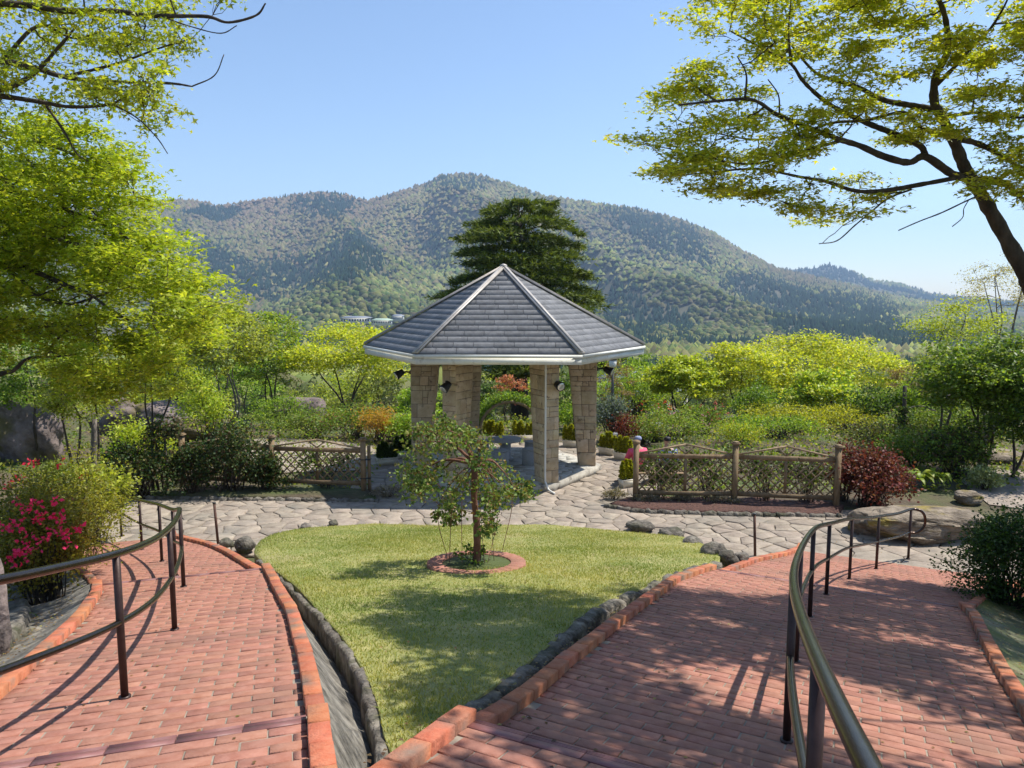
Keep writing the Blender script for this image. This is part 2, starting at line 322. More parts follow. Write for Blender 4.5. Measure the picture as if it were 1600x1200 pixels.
# ------------------------------------------------------------------ brick ramps
def brick_ramp(r, name, label, s_lo):
    root = thing(name, (*r.xy(8, -.8), 0), label, 'brick path'); root['kind'] = 'structure'
    if 'category' in root: del root['category']
    # bed under the bricks
    qs = []
    for q in np.arange(s_lo, r.s0+.06, .2): qs.append(q)
    qs = sorted(set(qs+[r.sA-.001, r.sA+.001, r.sB-.001, r.sB+.001])); V = []
    for q in qs:
        for v in (r.vl(q)-.05, r.vr(q)+.05): V.append((*r.xy(q, v), float(r.z(q))-.007))
    Q = [[2*k, 2*k+1, 2*k+3, 2*k+2] for k in range(len(qs)-1)]
    mk('mortar_bed', V, Q, M['mortar'], root)
    BL, BW, G = .228, .105, .010
    tv, tq = bevbox(BL-G, BW-G, .05, .003); bme = mesh('brick', tv, tq, M['brick'])
    pieces = []; row = 0
    for seg in ((s_lo, r.sA), (r.sA, r.sB), (r.sB, r.s0)):
        n = int((seg[1]-seg[0]-.11)/BW); off = (seg[1]-.11-seg[0]-n*BW)
        for k in range(n+1):
            q = seg[1]-.11-BW*(k+.5)
            if q < seg[0]: break
            a, b = float(r.vl(q)), float(r.vr(q)); row += 1
            v = math.floor(a/BL)*BL+(BL/2 if row % 2 else 0)+random.uniform(-.012, .012)-BL
            while v < b:
                v0, v1 = max(v, a), min(v+BL, b)
                if v1-v0 > .05: pieces.append((q, (v0+v1)/2, (v1-v0)/BL))
                v += BL
    sl = math.atan(r.kk); ax = np.array([*r.c, 0]); ay = np.array([r.a[0]*math.cos(sl), r.a[1]*math.cos(sl), -math.sin(sl)]); az = np.cross(ax, ay)
    P = np.array([[*r.xy(q, v), float(r.z(q))+random.gauss(0, .0016)] for q, v, f in pieces])
    px, py, d = proj(P); vis = (d > .5) & (px > 0) & (px < 1600) & (py < 1200); order = np.argsort(np.where(vis, d, 1e6))
    A = Acc()
    for rank, k in enumerate(order):
        t1, t2 = random.gauss(0, .004), random.gauss(0, .004)
        u = ax+az*t1; u /= np.linalg.norm(u); vv = ay+az*t2; vv -= u*np.dot(u, vv); vv /= np.linalg.norm(vv); ww = np.cross(u, vv); f = pieces[k][2]
        if rank < 300:
            link('brick', bme, root, Matrix(((u[0]*f, vv[0], ww[0], P[k][0]), (u[1]*f, vv[1], ww[1], P[k][1]), (u[2]*f, vv[2], ww[2], P[k][2]), (0, 0, 0, 1))))
        else:
            A.add(tv[:, :1]*f*u+tv[:, 1:2]*vv+tv[:, 2:]*ww+P[k], tq)
    tag(A.out('brick_field', M['brick'], root), kind='stuff')
    # grooved nosing tiles at the two steps
    nv, nq = [], []
    N = Acc(); L_ = .295; N.add(boxv((-L_/2, -.055, -.1), (L_/2, .055, -.004)), BQ)
    N.add(boxv((-L_/2, -.055, -.004), (L_/2, .012, .002)), BQ)
    for g in range(3): N.add(boxv((-L_/2, .018+g*.013, -.004), (L_/2, .026+g*.013, .002)), BQ)
    nme = mesh('nosing_tile', np.concatenate(N.V), [np.concatenate(N.Q)], M['nosing'])
    for s in (r.sA, r.sB):
        q = s-.057; a, b = float(r.vl(q)), float(r.vr(q)); n = int(round((b-a)/.3)); wd = (b-a)/n
        for k in range(n):
            f = wd/.3; p = (*r.xy(q, a+wd*(k+.5)), float(r.z(q))+.001)
            link('nosing_tile', nme, root, Matrix(((ax[0]*f, ay[0], az[0], p[0]), (ax[1]*f, ay[1], az[1], p[1]), (ax[2]*f, ay[2], az[2], p[2]), (0, 0, 0, 1))))
    # kerb bricks on edge along both sides
    kv, kq = bevbox(.217, .10, .2, .006); kme = mesh('kerb_brick', kv, kq, M['kerb'])
    for side in (r.kl, r.kr):
        sg = -1 if side is r.kl else 1
        for seg in ((s_lo, r.sA), (r.sA, r.sB), (r.sB, r.s0+.25)):
            qs = np.arange(seg[0], seg[1]+.001, .05)
            if len(qs) < 3: continue
            vs = np.interp(qs, side[:, 0], side[:, 1]); ker = np.ones(9)/9
            vs = np.convolve(np.pad(vs, 4, mode='edge'), ker, 'valid') if len(vs) > 12 else vs
            pl = np.stack([*r.xy(qs, vs+sg*.052), r.z(np.minimum(qs, seg[1]-.002))+.058], 1)
            ss = arclen(pl); n = max(1, int(ss[-1]/.228)); st = ss[-1]/n
            for k in range(n):
                p0 = np.array([np.interp(k*st, ss, pl[:, c]) for c in range(3)]); p1 = np.array([np.interp((k+1)*st, ss, pl[:, c]) for c in range(3)])
                u = p1-p0; l = np.linalg.norm(u); u /= l; vv = np.cross((0, 0, 1), u); vv /= np.linalg.norm(vv); ww = np.cross(u, vv); c = (p0+p1)/2; f = l/.229
                c = c+ww*random.gauss(0, .002)+vv*random.gauss(0, .0015)
                link('kerb_brick', kme, root, Matrix(((u[0]*f, vv[0], ww[0], c[0]), (u[1]*f, vv[1], ww[1], c[1]), (u[2]*f, vv[2], ww[2], c[2]), (0, 0, 0, 1))))
    return root
brick_ramp(RL, 'sunlit_brick_path', 'sunlit red brick ramp curving down beside the azalea bank', 1.6)
brick_ramp(RR, 'shaded_brick_path', 'tree-shaded red brick ramp curving down to the flat boulder', 1.6)
# landing behind, where the ramps meet
tag(mk('brick_landing', [(-3.6, -4, 3.0), (3.4, -4, 3.0), (2.6, .9, 2.92), (-.2, 1.4, 2.9), (-2.6, .9, 2.95)], [[0, 1, 2, 3, 4]], M['brick']), 'brick landing where both ramps meet', kind='structure')

# ------------------------------------------------------------------ lawn with its stone edge and gutters
W = lambda px, py: hit(px, py, zW)
lawn_left = [W(*a) for a in [(612,1172),(600,1150),(592,1110),(572,1055),(530,990),(480,935),(440,900),(405,872)]]
lawn_far = [W(*a) for a in [(398,858),(420,838),(480,825),(600,818),(720,817),(850,820),(960,830),(1060,838)]]
lawn_right = [W(*a) for a in [(1112,858),(1122,876),(1060,893),(1006,917),(981,926),(937,947),(894,975),(856,1009),(797,1056),(731,1102),(690,1135),(650,1170)]]
near_tip = [np.array([-.60, 3.0, 2.3])]
LP = resample(smoothline(lawn_left+lawn_far+lawn_right+near_tip+[lawn_left[0]], 6)[:, :2], .12)[:-1]
# triangulated lawn: grid points inside plus outline, via simple fan rows
gxs = np.arange(-5, 4.2, .12); gys = np.arange(2.9, 15.4, .12)
LV = []; LQ = []; idx = {}
def lz(x, y): return float(zW(x, y))+.018*float(noise2(np.array(x), np.array(y), 5, 3, 1.6))
rows = []
for yy in np.arange(LP[:, 1].min()+.01, LP[:, 1].max(), .12):
    xs = []
    for k in range(len(LP)):
        a, b = LP[k-1], LP[k]
        if (a[1] > yy) != (b[1] > yy): xs.append(a[0]+(b[0]-a[0])*(yy-a[1])/(b[1]-a[1]))
    if len(xs) >= 2: rows.append((yy, min(xs), max(xs)))
NX = 60
for yy, xa, xb in rows:
    for t in np.linspace(0, 1, NX): x = xa+(xb-xa)*t; LV.append((x, yy, lz(x, yy)))
for r_ in range(len(rows)-1):
    for c in range(NX-1): k = r_*NX+c; LQ.append([k, k+1, k+NX+1, k+NX])
n0 = len(LV)
ring = [r_*NX for r_ in range(len(rows))][::-1]+[c for c in range(1, NX)]+[r_*NX+NX-1 for r_ in range(1, len(rows))]+[(len(rows)-1)*NX+c for c in range(NX-2, 0, -1)]
for k in ring: x, y, z = LV[k]; LV.append((x, y, z-.7))
for k in range(len(ring)): k2 = (k+1) % len(ring); LQ.append([ring[k], n0+k, n0+k2, ring[k2]])
lawn = tag(mk('lawn', LV, LQ, M['lawn'], smooth=True), 'short mown lawn between the two brick ramps', kind='structure')
# grass blades
NB = 135000; gxp = RNG.uniform(-4.7, 3.4, NB*3); gyp = 3.0+12.2*RNG.uniform(0, 1, NB*3)**1.15
ok = inpoly(gxp, gyp, LP); gxp, gyp = gxp[ok][:NB], gyp[ok][:NB]; n = len(gxp)
dens = noise2(gxp, gyp, 11, 4, 1.3); keep = RNG.uniform(-1.6, 1, n) < dens+.5; gxp, gyp, dens = gxp[keep], gyp[keep], dens[keep]; n = len(gxp)
gzp = zW(gxp, gyp)+.018*noise2(gxp, gyp, 5, 3, 1.6)
th = RNG.uniform(0, 6.28, n); hh = RNG.uniform(.012, .034, n)*(1+.3*dens); wd = RNG.uniform(.003, .006, n); ln = RNG.normal(0, .018, (n, 2))
GV = np.empty((n, 3, 3)); GV[:, 0] = np.stack([gxp-wd*np.cos(th), gyp-wd*np.sin(th), gzp-.003], 1); GV[:, 1] = np.stack([gxp+wd*np.cos(th), gyp+wd*np.sin(th), gzp-.003], 1)
GV[:, 2] = np.stack([gxp+ln[:, 0], gyp+ln[:, 1], gzp+hh], 1)
mixv = np.clip(.5+.5*noise2(gxp, gyp, 12, 4, 1.1)+RNG.normal(0, .25, n), 0, 1)[:, None]
gc = (1-mixv)*np.array([.15, .23, .03])+mixv*np.array([.50, .45, .14])
tag(mk('lawn_grass', GV.reshape(-1, 3), np.arange(n*3).reshape(-1, 3), M['grass'], col=np.repeat(gc, 3, 0)), 'short green grass blades covering the lawn', 'grass', kind='stuff')
def rock_mesh(name, rx, ry, rz, seed, mat, sub=3, rough=.22, flat=.0, strata=0):
    import bmesh
    bm = bmesh.new(); bmesh.ops.create_icosphere(bm, subdivisions=sub, radius=1); V = np.array([v.co[:] for v in bm.verts]); T = np.array([[l.vert.index for l in f.loops] for f in bm.faces]); bm.free()
    d = 1+rough*noise2(V[:, 0]*2+V[:, 2]*3, V[:, 1]*2-V[:, 2], seed, 4, 1.0)+rough*.5*noise2(V[:, 2]*4+V[:, 1]*2, V[:, 0]*3, seed+1, 4, 1.5)
    V = V*d[:, None]
    if strata: V[:, 2] += .09*np.sign(np.sin(V[:, 2]*strata+V[:, 0]*2))*abs(np.sin(V[:, 2]*strata+V[:, 0]*2))**.5
    if flat: V[:, 2] = np.where(V[:, 2] > flat, flat+(V[:, 2]-flat)*.25, V[:, 2])
    V = V*np.array([rx, ry, rz]); return V, T
def rotz(V, a): c, s = math.cos(a), math.sin(a); return V @ np.array([[c, s, 0], [-s, c, 0], [0, 0, 1]])
# stone edging of the lawn: each stone its own piece
def edge_stones(pts, lo, hi, parent, seed, off=0.0, height=.42, wide=.13, zf=None, top=.0):
    P = resample(smoothline(pts, 8), .04); s = arclen(P); t = 0; rr = random.Random(seed)
    while t < s[-1]-.1:
        l = rr.uniform(lo, hi); t1 = min(t+l, s[-1]); q = lambda u: np.array([np.interp(u, s, P[:, k]) for k in range(3)])
        a, b = q(t), q(t1); u = b-a; ll = np.linalg.norm(u)
        if ll < .06: break
        u /= ll; vv = np.cross((0, 0, 1), u); vv /= np.linalg.norm(vv)
        V = []
        n = 5
        for k in range(n):
            f = k/(n-1); e = a+u*ll*(f*.97+.015); jw = wide*rr.uniform(.8, 1.2); hz = top+rr.uniform(-.02, .022)-(.012 if k in (0, n-1) else 0)
            o = rr.uniform(-.015, .015)+off
            for (x, z) in ((-jw/2, -height), (-jw/2*rr.uniform(.9, 1.2), -height*.45), (-jw/2*.8, hz-.03), (-jw*.25, hz), (jw*.3, hz+rr.uniform(-.01, .01)), (jw/2, hz-.03), (jw/2, -height)):
                V.append(e+vv*(x+o)+np.array([0, 0, z]))
        Q = []; m = 7
        for k in range(n-1):
            for c in range(m): Q.append([k*m+c, k*m+(c+1) % m, (k+1)*m+(c+1) % m, (k+1)*m+c])
        c0, c1 = list(range(m))[::-1], [(n-1)*m+c for c in range(m)]
        mk('edging_stone', V, [np.array(Q), np.array([c0, c1])], M['edge'], parent)
        t = t1
edge = thing('stone_lawn_edging', W(600, 1150)-np.array([0, 0, .3]), 'low weathered stone edging holding the lawn along both gutters', 'stone edging')
ll3 = [np.array([*near_tip[0]])]+lawn_left
edge_stones(ll3, .5, .95, edge, 3, off=.02, height=.6, wide=.09, top=-.006)
edge_stones(lawn_right[1:]+[np.array([-.55, 3.1, 2.3])], .42, .85, edge, 4, off=.02, height=.5, wide=.14)
# sloping concrete gutter beside the sunlit ramp
def strip(name, A, B, n, prof, mat, label, seed, amp=.02):
    V = []; A = resample(A, .12); B = np.array([np.array([np.interp(u, np.linspace(0, 1, len(B)), B[:, k]) for k in range(3)]) for u in np.linspace(0, 1, len(A))])
    for a, b in zip(A, B):
        for t in np.linspace(0, 1, n):
            p = a+(b-a)*t; p = p+np.array([0, 0, prof(t)]); V.append(p)
    V = np.array(V); V[:, 2] += amp*noise2(V[:, 0], V[:, 1], seed, 4, 4)
    Q = [[r_*n+c, r_*n+c+1, (r_+1)*n+c+1, (r_+1)*n+c] for r_ in range(len(A)-1) for c in range(n-1)]
    return tag(mk(name, V, Q, mat, smooth=True), label, kind='structure')
qs = np.arange(1.7, 10.4, .1); kz = RL.z(qs)
KA = np.stack([*RL.xy(qs, RL.vr(qs)+.09), kz+.0], 1)
lb = smoothline(ll3, 8); lb = resample(lb, .1); lb[:, 2] -= .27
strip('concrete_gutter', KA, lb, 10, lambda t: -.05*math.sin(t*3.1), M['concrete'], 'rough sloping concrete gutter beside the sunlit ramp', 21, .004)
qs = np.arange(1.7, 10.6, .1)
KB = np.stack([*RR.xy(qs, RR.vl(qs)-.09), RR.z(qs)-.10], 1)
lb = resample(smoothline([np.array([-.55, 2.3, 2.5]), np.array([-.55, 3.1, 2.3])]+lawn_right[::-1][:-1], 8), .1); lb[:, 2] -= .40
strip('soil_gutter', KB, lb, 6, lambda t: -.06*math.sin(t*3.1), M['soil'], 'narrow leaf-littered gap between kerb and lawn stones', 22, .03)
# mossy gutters on the outer sides
qs = np.arange(2.0, 13.6, .1)
KA = np.stack([*RL.xy(qs, RL.vl(qs)-.09), RL.z(qs)+.03], 1); KB = np.stack([*RL.xy(qs, RL.vl(qs)-.68+.12*np.sin(qs*1.1)), RL.z(qs)-.17], 1)
strip('rock_gutter', KA, KB, 8, lambda t: -.03*math.sin(t*3.1), M['concrete'], 'stone gutter between sunlit ramp and azalea bank', 23, .005)
KC = KB.copy(); KC[:, 2] += .12
outer = thing('bank_edging', KC[40]-np.array([0, 0, .3]), 'rough grey stones edging the azalea bank along its gutter', 'stone edging')
edge_stones([KC[k]-np.array([*RL.c, 0])*.08 for k in range(0, 100, 8)], .25, .6, outer, 8, height=.4, wide=.2)
qs = np.arange(2.0, 12.4, .1)
KA = np.stack([*RR.xy(qs, RR.vr(qs)+.09), RR.z(qs)+.02], 1); KB = np.stack([*RR.xy(qs, RR.vr(qs)+.95), RR.z(qs)-.16], 1)
strip('moss_gutter', KA, KB, 8, lambda t: -.05*math.sin(t*3.1), M['moss'], 'mossy shaded gutter outside the right ramp kerb', 24, .006)
outer2 = thing('moss_bank_edging', KB[50]-np.array([0, 0, .2]), 'dark mossy stones edging the shaded gutter by the round bush', 'stone edging')
edge_stones([k+np.array([0, 0, .28]) for k in KB[::8]], .3, .6, outer2, 9, height=.55, wide=.2)
# loose rocks at the lawn corners
def rock(px, py, w_px, h_px, fn, label, seed, mat='edge', sub=3, name='rock', group=None, depth=1.0, sink=.3, flat=0, rough=.22, strata=0):
    p = hit(px, py, fn); d = p[1]; rx = w_px/F*d/2; rz = h_px/F*d/(2-sink*1.0)
    V, T = rock_mesh(name, rx, rx*depth, rz, seed, None, sub, rough, flat, strata)
    V = rotz(V, seed*1.3 if depth == 1.0 else 0); base = np.array([p[0], p[1]+rx*depth*.6, p[2]])
    o = mk(name, V+np.array([0, 0, rz*(1-sink)]), T, M[mat], smooth=True); o.location = base; LOC[o] = base
    return tag(o, label, 'rock', group)
zz = lambda x, y: 0.0
rock(379, 866, 34, 26, zz, 'dark loose rock at the lawn corner beside the sunlit kerb', 31)
rock(352, 856, 22, 14, zz, 'small pale rock wedged behind the sunlit kerb', 32)
for k, (a, b, c_, d_) in enumerate([(1118,880,40,32),(1140,884,30,22),(1085,862,34,22),(1052,846,40,20),(1004,832,40,16),(1160,880,26,16)]):
    rock(a, b, c_, d_, lambda x, y: np.maximum(0, zW(x, y)-.15), 'mossy grey rock bordering the lawn corner by the rusty stake', 40+k, group='rocks at the lawn corner')
for k, (a, b, c_) in enumerate([(477,828,20),(520,822,16),(1000,826,18),(985,824,14)]):
    rock(a, b, c_, 9, zz, 'small flat stone between lawn and flagstones', 50+k, group='stones along the lawn top', sub=2)

# ------------------------------------------------------------------ flagstone plaza
GC = np.array([-.22, 19.9]); GA = R(-1.5)   # pavilion centre and turn
hexp = lambda rad, k: GC+rad*np.array([math.cos(GA+k*math.pi/3), math.sin(GA+k*math.pi/3)])
plz = np.array([hit(a, b, zz)[:2] for a, b in [(60,862),(100,850),(300,837),(350,858),(395,852),(410,838),(480,823),(600,815),(850,818),(960,828),(1060,838),(1130,868),(1190,868),(1250,850),(1330,862),(1420,876),(1530,915),(1575,890),(1520,850),(1440,836),(1365,832),(1325,806),(1100,801),(935,790),(1000,762),(1003,735),(960,713),(900,698),(780,692),(650,697),(600,728),(575,765),(592,781),(400,779),(140,774),(40,772)]])
pl_root = tag(mk('flagstone_plaza', np.array([[*p, -.03] for p in plz]), [np.arange(len(plz))[None]], M['joint']), 'crazy paving plaza of pale irregular flagstones', kind='structure')
pts = []; rr = random.Random(5); tries = 0
x0, x1, y0, y1 = plz[:, 0].min(), plz[:, 0].max(), plz[:, 1].min(), plz[:, 1].max()
cand = np.stack([RNG.uniform(x0, x1, 9000), RNG.uniform(y0, y1, 9000)], 1); acc_ = np.zeros((0, 2))
for c in cand[inpoly(cand[:, 0], cand[:, 1], plz)]:
    if len(acc_) == 0 or np.min(np.hypot((acc_[:, 0]-c[0])*.8, acc_[:, 1]-c[1])) > rr.choice((.20, .27, .36)): acc_ = np.vstack([acc_, c])
plat = np.array([hexp(2.62, k) for k in range(6)])
def clip(poly, p, n_):
    out = []
    for k in range(len(poly)):
        a, b = poly[k-1], poly[k]; da, db = np.dot(a-p, n_), np.dot(b-p, n_)
        if (da < 0) != (db < 0): out.append(a+(b-a)*da/(da-db))
        if db < 0: out.append(b)
    return out
FA = Acc(); flags = []
for k, c in enumerate(acc_):
    if inpoly(c[0], c[1], plat): continue
    poly = [c+np.array(d) for d in ((-.6,-.6),(.6,-.6),(.6,.6),(-.6,.6))]; dd = np.hypot(*(acc_-c).T); nb = np.argsort(dd)[1:16]
    for m in nb:
        e = acc_[m]-c; l = np.linalg.norm(e); poly = clip(poly, c+e/2-e/l*.0045, e/l)
        if len(poly) < 3: break
    if len(poly) < 3: continue
    P = np.array(poly); P = P[np.linalg.norm(P-np.roll(P, 1, 0), axis=1) > .03]
    if len(P) < 3: continue
    # slightly wavy outline
    Q2 = []
    for m in range(len(P)):
        a, b = P[m], P[(m+1) % len(P)]; Q2.append(a*.985+c*.015); l = np.linalg.norm(b-a)
        if l > .2: e = (b-a)/l; Q2.append((a+b)/2+np.array([-e[1], e[0]])*rr.uniform(-.0, .022))
    flags.append((c, np.array(Q2)))
fp = np.array([[*c, 0] for c, _ in flags]); px, py, d = proj(fp); vis = (px > 60) & (px < 1580); order = np.argsort(np.where(vis, d, 1e6))
FA = Acc(); FP = []
for rank, k in enumerate(order):
    c, P = flags[k]; m = len(P); z = rr.uniform(-.007, .007); tx, ty = rr.gauss(0, .012), rr.gauss(0, .012)
    zt = z+(P-c) @ np.array([tx, ty]); cc = P.mean(0); inn = cc+(P-cc)*(1-.007/max(.1, np.linalg.norm(P-cc, axis=1).mean()))
    V = np.vstack([np.c_[P, zt*0-.05], np.c_[P, zt-.005], np.c_[inn, zt]])
    Q = [[g*m+a, g*m+(a+1) % m, (g+1)*m+(a+1) % m, (g+1)*m+a] for g in (0, 1) for a in range(m)]
    if rank < 300: mk('flagstone', V, [np.array(Q), np.arange(2*m, 3*m)[None]], M['flag'], pl_root)
    else:
        T = [[2*m, 2*m+a, 2*m+a+1] for a in range(1, m-1)]; FA.add(V, Q, T)
if FA.n: tag(FA.out('flagstone_field', M['flag'], pl_root), kind='stuff')
#PART3
# ------------------------------------------------------------------ handrails
def handrail(r, posts_px, extra, endpull, label, name='handrail'):
    """posts stand on ramp r; extra are (s, v) spots that continue it towards the viewer"""
    B = [hit(a, b, r.zxy) for a, b in posts_px]
    B += [np.array([*r.xy(s, v), float(r.z(s))]) for s, v in extra]
    B = np.array(B); root = thing(name, B[-2], label, 'handrail')
    # the far end turns down into a loop
    H_ = .86; e = B[0]-B[1]; e /= np.linalg.norm(e)
    e = np.array([endpull[0], endpull[1], 0.]); zb = lambda p: np.array([p[0], p[1], p[2]])
    line = smoothline(B, 10); hz = np.array([H_]*len(line))
    line2 = line.copy(); line2[:, 2] = np.convolve(np.pad(line[:, 2], 5, mode='edge'), np.ones(11)/11, 'valid')
    top = line2+np.array([0, 0, H_]); low = line2+np.array([0, 0, .45])
    p0, q0 = top[0], low[0]
    loop = [q0+e*.10+np.array([0, 0, -.015]), q0+e*.2+np.array([0, 0, .04]), q0+e*.26+np.array([0, 0, .14]), p0+e*.25-np.array([0, 0, .12]), p0+e*.17-np.array([0, 0, .025])]
    tp = smoothline(np.vstack([[q0+np.array([0, 0, -.01])], loop, top[::4], top[-1:]]), 5)
    V, Q, T = tube(tp, .0235, 14); mk('top_rail', V, [Q, T], M['rail'], root, True)
    V, Q, T = tube(resample(low, .08), .019, 12); mk('lower_rail', V, [Q, T], M['rail'], root, True)
    for k, p in enumerate(B):
        t = line2[min(k*10, len(line2)-1)]+np.array([0, 0, H_-.01])
        V, Q, T = tube([[p[0], p[1], p[2]-.05], [p[0], p[1], t[2]]], .0215, 12); po = mk('post', V, [Q, T], M['post'], root, True)
        V, Q, T = tube([[p[0], p[1], p[2]-.002], [p[0], p[1], p[2]+.012]], .034, 12); mk('base_collar', V, [Q, T], M['post'], po, True)
    return root
handrail(RL, [(190,838),(222,859),(253,877),(275,900),(287,917),(273,984),(195,1090)], [(2.9,-1.45),(1.2,-1.75)], (-.75, .1),
         'bronze two-bar handrail curving down the sunlit ramp')
handrail(RR, [(1419,873),(1369,889),(1327,905),(1291,929),(1265,964),(1243,1034),(1229,1158)], [(2.1,-.105),(.3,.22)], (.95, -.05),
         'bronze two-bar handrail splitting the tree-shaded ramp')
for px, py, yt, lb in ((341,850,783,'thin rusty stake standing on the flagstones by the sunlit ramp'), (1180,868,800,'thin dark stake standing at the mossy lawn corner')):
    b = hit(px, py, zz); h = (py-yt)/F*b[1]; o = thing('stake', b, lb, 'stake')
    V, Q, T = tube([b-[0, 0, .05], b+[(-.04), 0, h]], .024, 10); mk('shaft', V, [Q, T], M['rust'], o, True)
    V, Q, T = tube([b+[-.04, 0, h-.005], b+[-.04, 0, h+.02]], .03, 10); mk('cap', V, [Q, T], M['black'], o, True)

# ------------------------------------------------------------------ hexagonal pavilion
gaz = thing('pavilion', (*GC, 0), 'hexagonal garden pavilion with grey shingle roof on tapering stone pillars', 'pavilion')
def prism(P, z0, z1):
    P = np.asarray(P); m = len(P); V = np.vstack([np.c_[P, np.full(m, z0)], np.c_[P, np.full(m, z1)]])
    return V, [np.array([[a, (a+1) % m, m+(a+1) % m, m+a] for a in range(m)]), np.array([list(range(m))[::-1], list(range(m, 2*m))])]
V, Fs = prism(plat, -.05, .148); pf = mk('platform', V, Fs, M['platform'], gaz)
# floor stones inside the rim
inner = np.array([hexp(2.40, k) for k in range(6)]); FA = Acc(); row = 0; yy = inner[:, 1].min()
while yy < inner[:, 1].max():
    hgt = random.choice((.18, .26, .22)); xx = inner[:, 0].min()-random.uniform(0, .4)
    while xx < inner[:, 0].max():
        wdt = random.uniform(.26, .6); poly = [np.array(p) for p in ((xx+.006, yy+.006), (xx+wdt-.006, yy+.006), (xx+wdt-.006, yy+hgt-.006), (xx+.006, yy+hgt-.006))]
        for k in range(6):
            a, b = inner[k], inner[(k+1) % 6]; e = b-a; n_ = np.array([e[1], -e[0]])/np.linalg.norm(e); poly = clip(poly, a, n_)
            if len(poly) < 3: break
        if len(poly) >= 3:
            P = np.array(poly); 
            if np.ptp(P[:, 0]) > .05 and np.ptp(P[:, 1]) > .05:
                V, Fs = prism(P, .13, .158+random.uniform(0, .004)); mk('floor_stone', V, Fs, M['slab'], pf)
        xx += wdt
    yy += hgt
# pillars: outer face upright, inner face leaning in towards the top
COLZ0, COLZ1 = .15, 3.22
def column(k):
    ang = GA+k*math.pi/3; rad = np.array([math.cos(ang), math.sin(ang), 0]); tan = np.array([-math.sin(ang), math.cos(ang), 0]); up = np.array([0, 0, 1.])
    out0 = np.array([*GC, 0])+rad*2.44; w_ = .40; d0, d1 = .44, .76; H_ = COLZ1-COLZ0
    core = []
    for z, d in ((COLZ0, d0), (COLZ1, d1)):
        for r_, t in ((-.012, -w_/2+.012), (-.012, w_/2-.012), (-d+.012, w_/2-.012), (-d+.012, -w_/2+.012)): core.append(out0+rad*r_+tan*t+up*z)
    co_ = mk('pillar', np.array(core)[[0, 3, 2, 1, 4, 7, 6, 5]], BQ, M['tuffjoint'], gaz)
    # faces as (origin, u axis, v axis, normal, width at bottom, width at top, lean)
    dep = lambda z: d0+(d1-d0)*(z-COLZ0)/H_
    rr = random.Random(60+k)
    facedefs = [('out', rad, lambda a, z: out0+tan*(a-w_/2)+up*z, lambda z: w_, rad),
                ('in', -rad, lambda a, z: out0-rad*dep(z)+tan*(a-w_/2)+up*z, lambda z: w_, -rad),
                ('sa', tan, lambda a, z: out0+tan*w_/2-rad*a+up*z, dep, tan),
                ('sb', -tan, lambda a, z: out0-tan*w_/2-rad*a+up*z, dep, -tan)]
    hidden = Acc(); cdir = np.array([0, 0, CH])-out0; cdir[2] = 0
    for nm, n_, pos, wid, nn in facedefs:
        seen = np.dot(nn, cdir) > 0.4*0
        seen = seen and k in (0, 3, 4, 5, 2)
        z = COLZ0
        while z < COLZ1-.02:
            hz = rr.choice((.13, .18, .25, .31, .36)); z1 = min(z+hz, COLZ1)
            if COLZ1-z1 < .1: z1 = COLZ1
            wm = wid((z+z1)/2); cuts = [0]
            while cuts[-1] < wm-.12: cuts.append(cuts[-1]+rr.uniform(.13, .42))
            cuts[-1] = wm
            if len(cuts) > 2 and cuts[-1]-cuts[-2] < .1: cuts.pop(-2)
            for a, b in zip(cuts[:-1], cuts[1:]):
                fa, fb = a/wm, b/wm; g = .005; pr = rr.uniform(.002, .012)
                splits = [(z, z1)] if rr.random() > .22 or z1-z < .2 else [(z, (z+z1)/2), ((z+z1)/2, z1)]
                for za, zb_ in splits:
                    c4 = [(fa*wid(za)+g, za+g), (fb*wid(za)-g, za+g), (fb*wid(zb_)-g, zb_-g), (fa*wid(zb_)+g, zb_-g)]
                    V = np.array([pos(*q)-nn*.02 for q in c4]+[pos(*q)+nn*(pr-.004) for q in c4]+[pos(q[0]+(.006 if i in (0, 3) else -.006), q[1]+(.006 if i < 2 else -.006))+nn*pr for i, q in enumerate(c4)])
                    if np.dot(np.cross(V[5]-V[4], V[7]-V[4]), nn) < 0: V = V.reshape(3, 4, 3)[:, ::-1].reshape(-1, 3)
                    Q = np.array([[0,1,5,4],[1,2,6,5],[2,3,7,6],[3,0,4,7],[4,5,9,8],[5,6,10,9],[6,7,11,10],[7,4,8,11],[8,9,10,11]])
                    if seen: mk('stone_block', V, Q, M['tuff'], co_)
                    else: hidden.add(V, Q)
            z = z1
    if hidden.n: tag(hidden.out('stone_facing', M['tuff'], co_), kind='stuff')
    return out0, rad, tan
cols = [column(k) for k in range(6)]
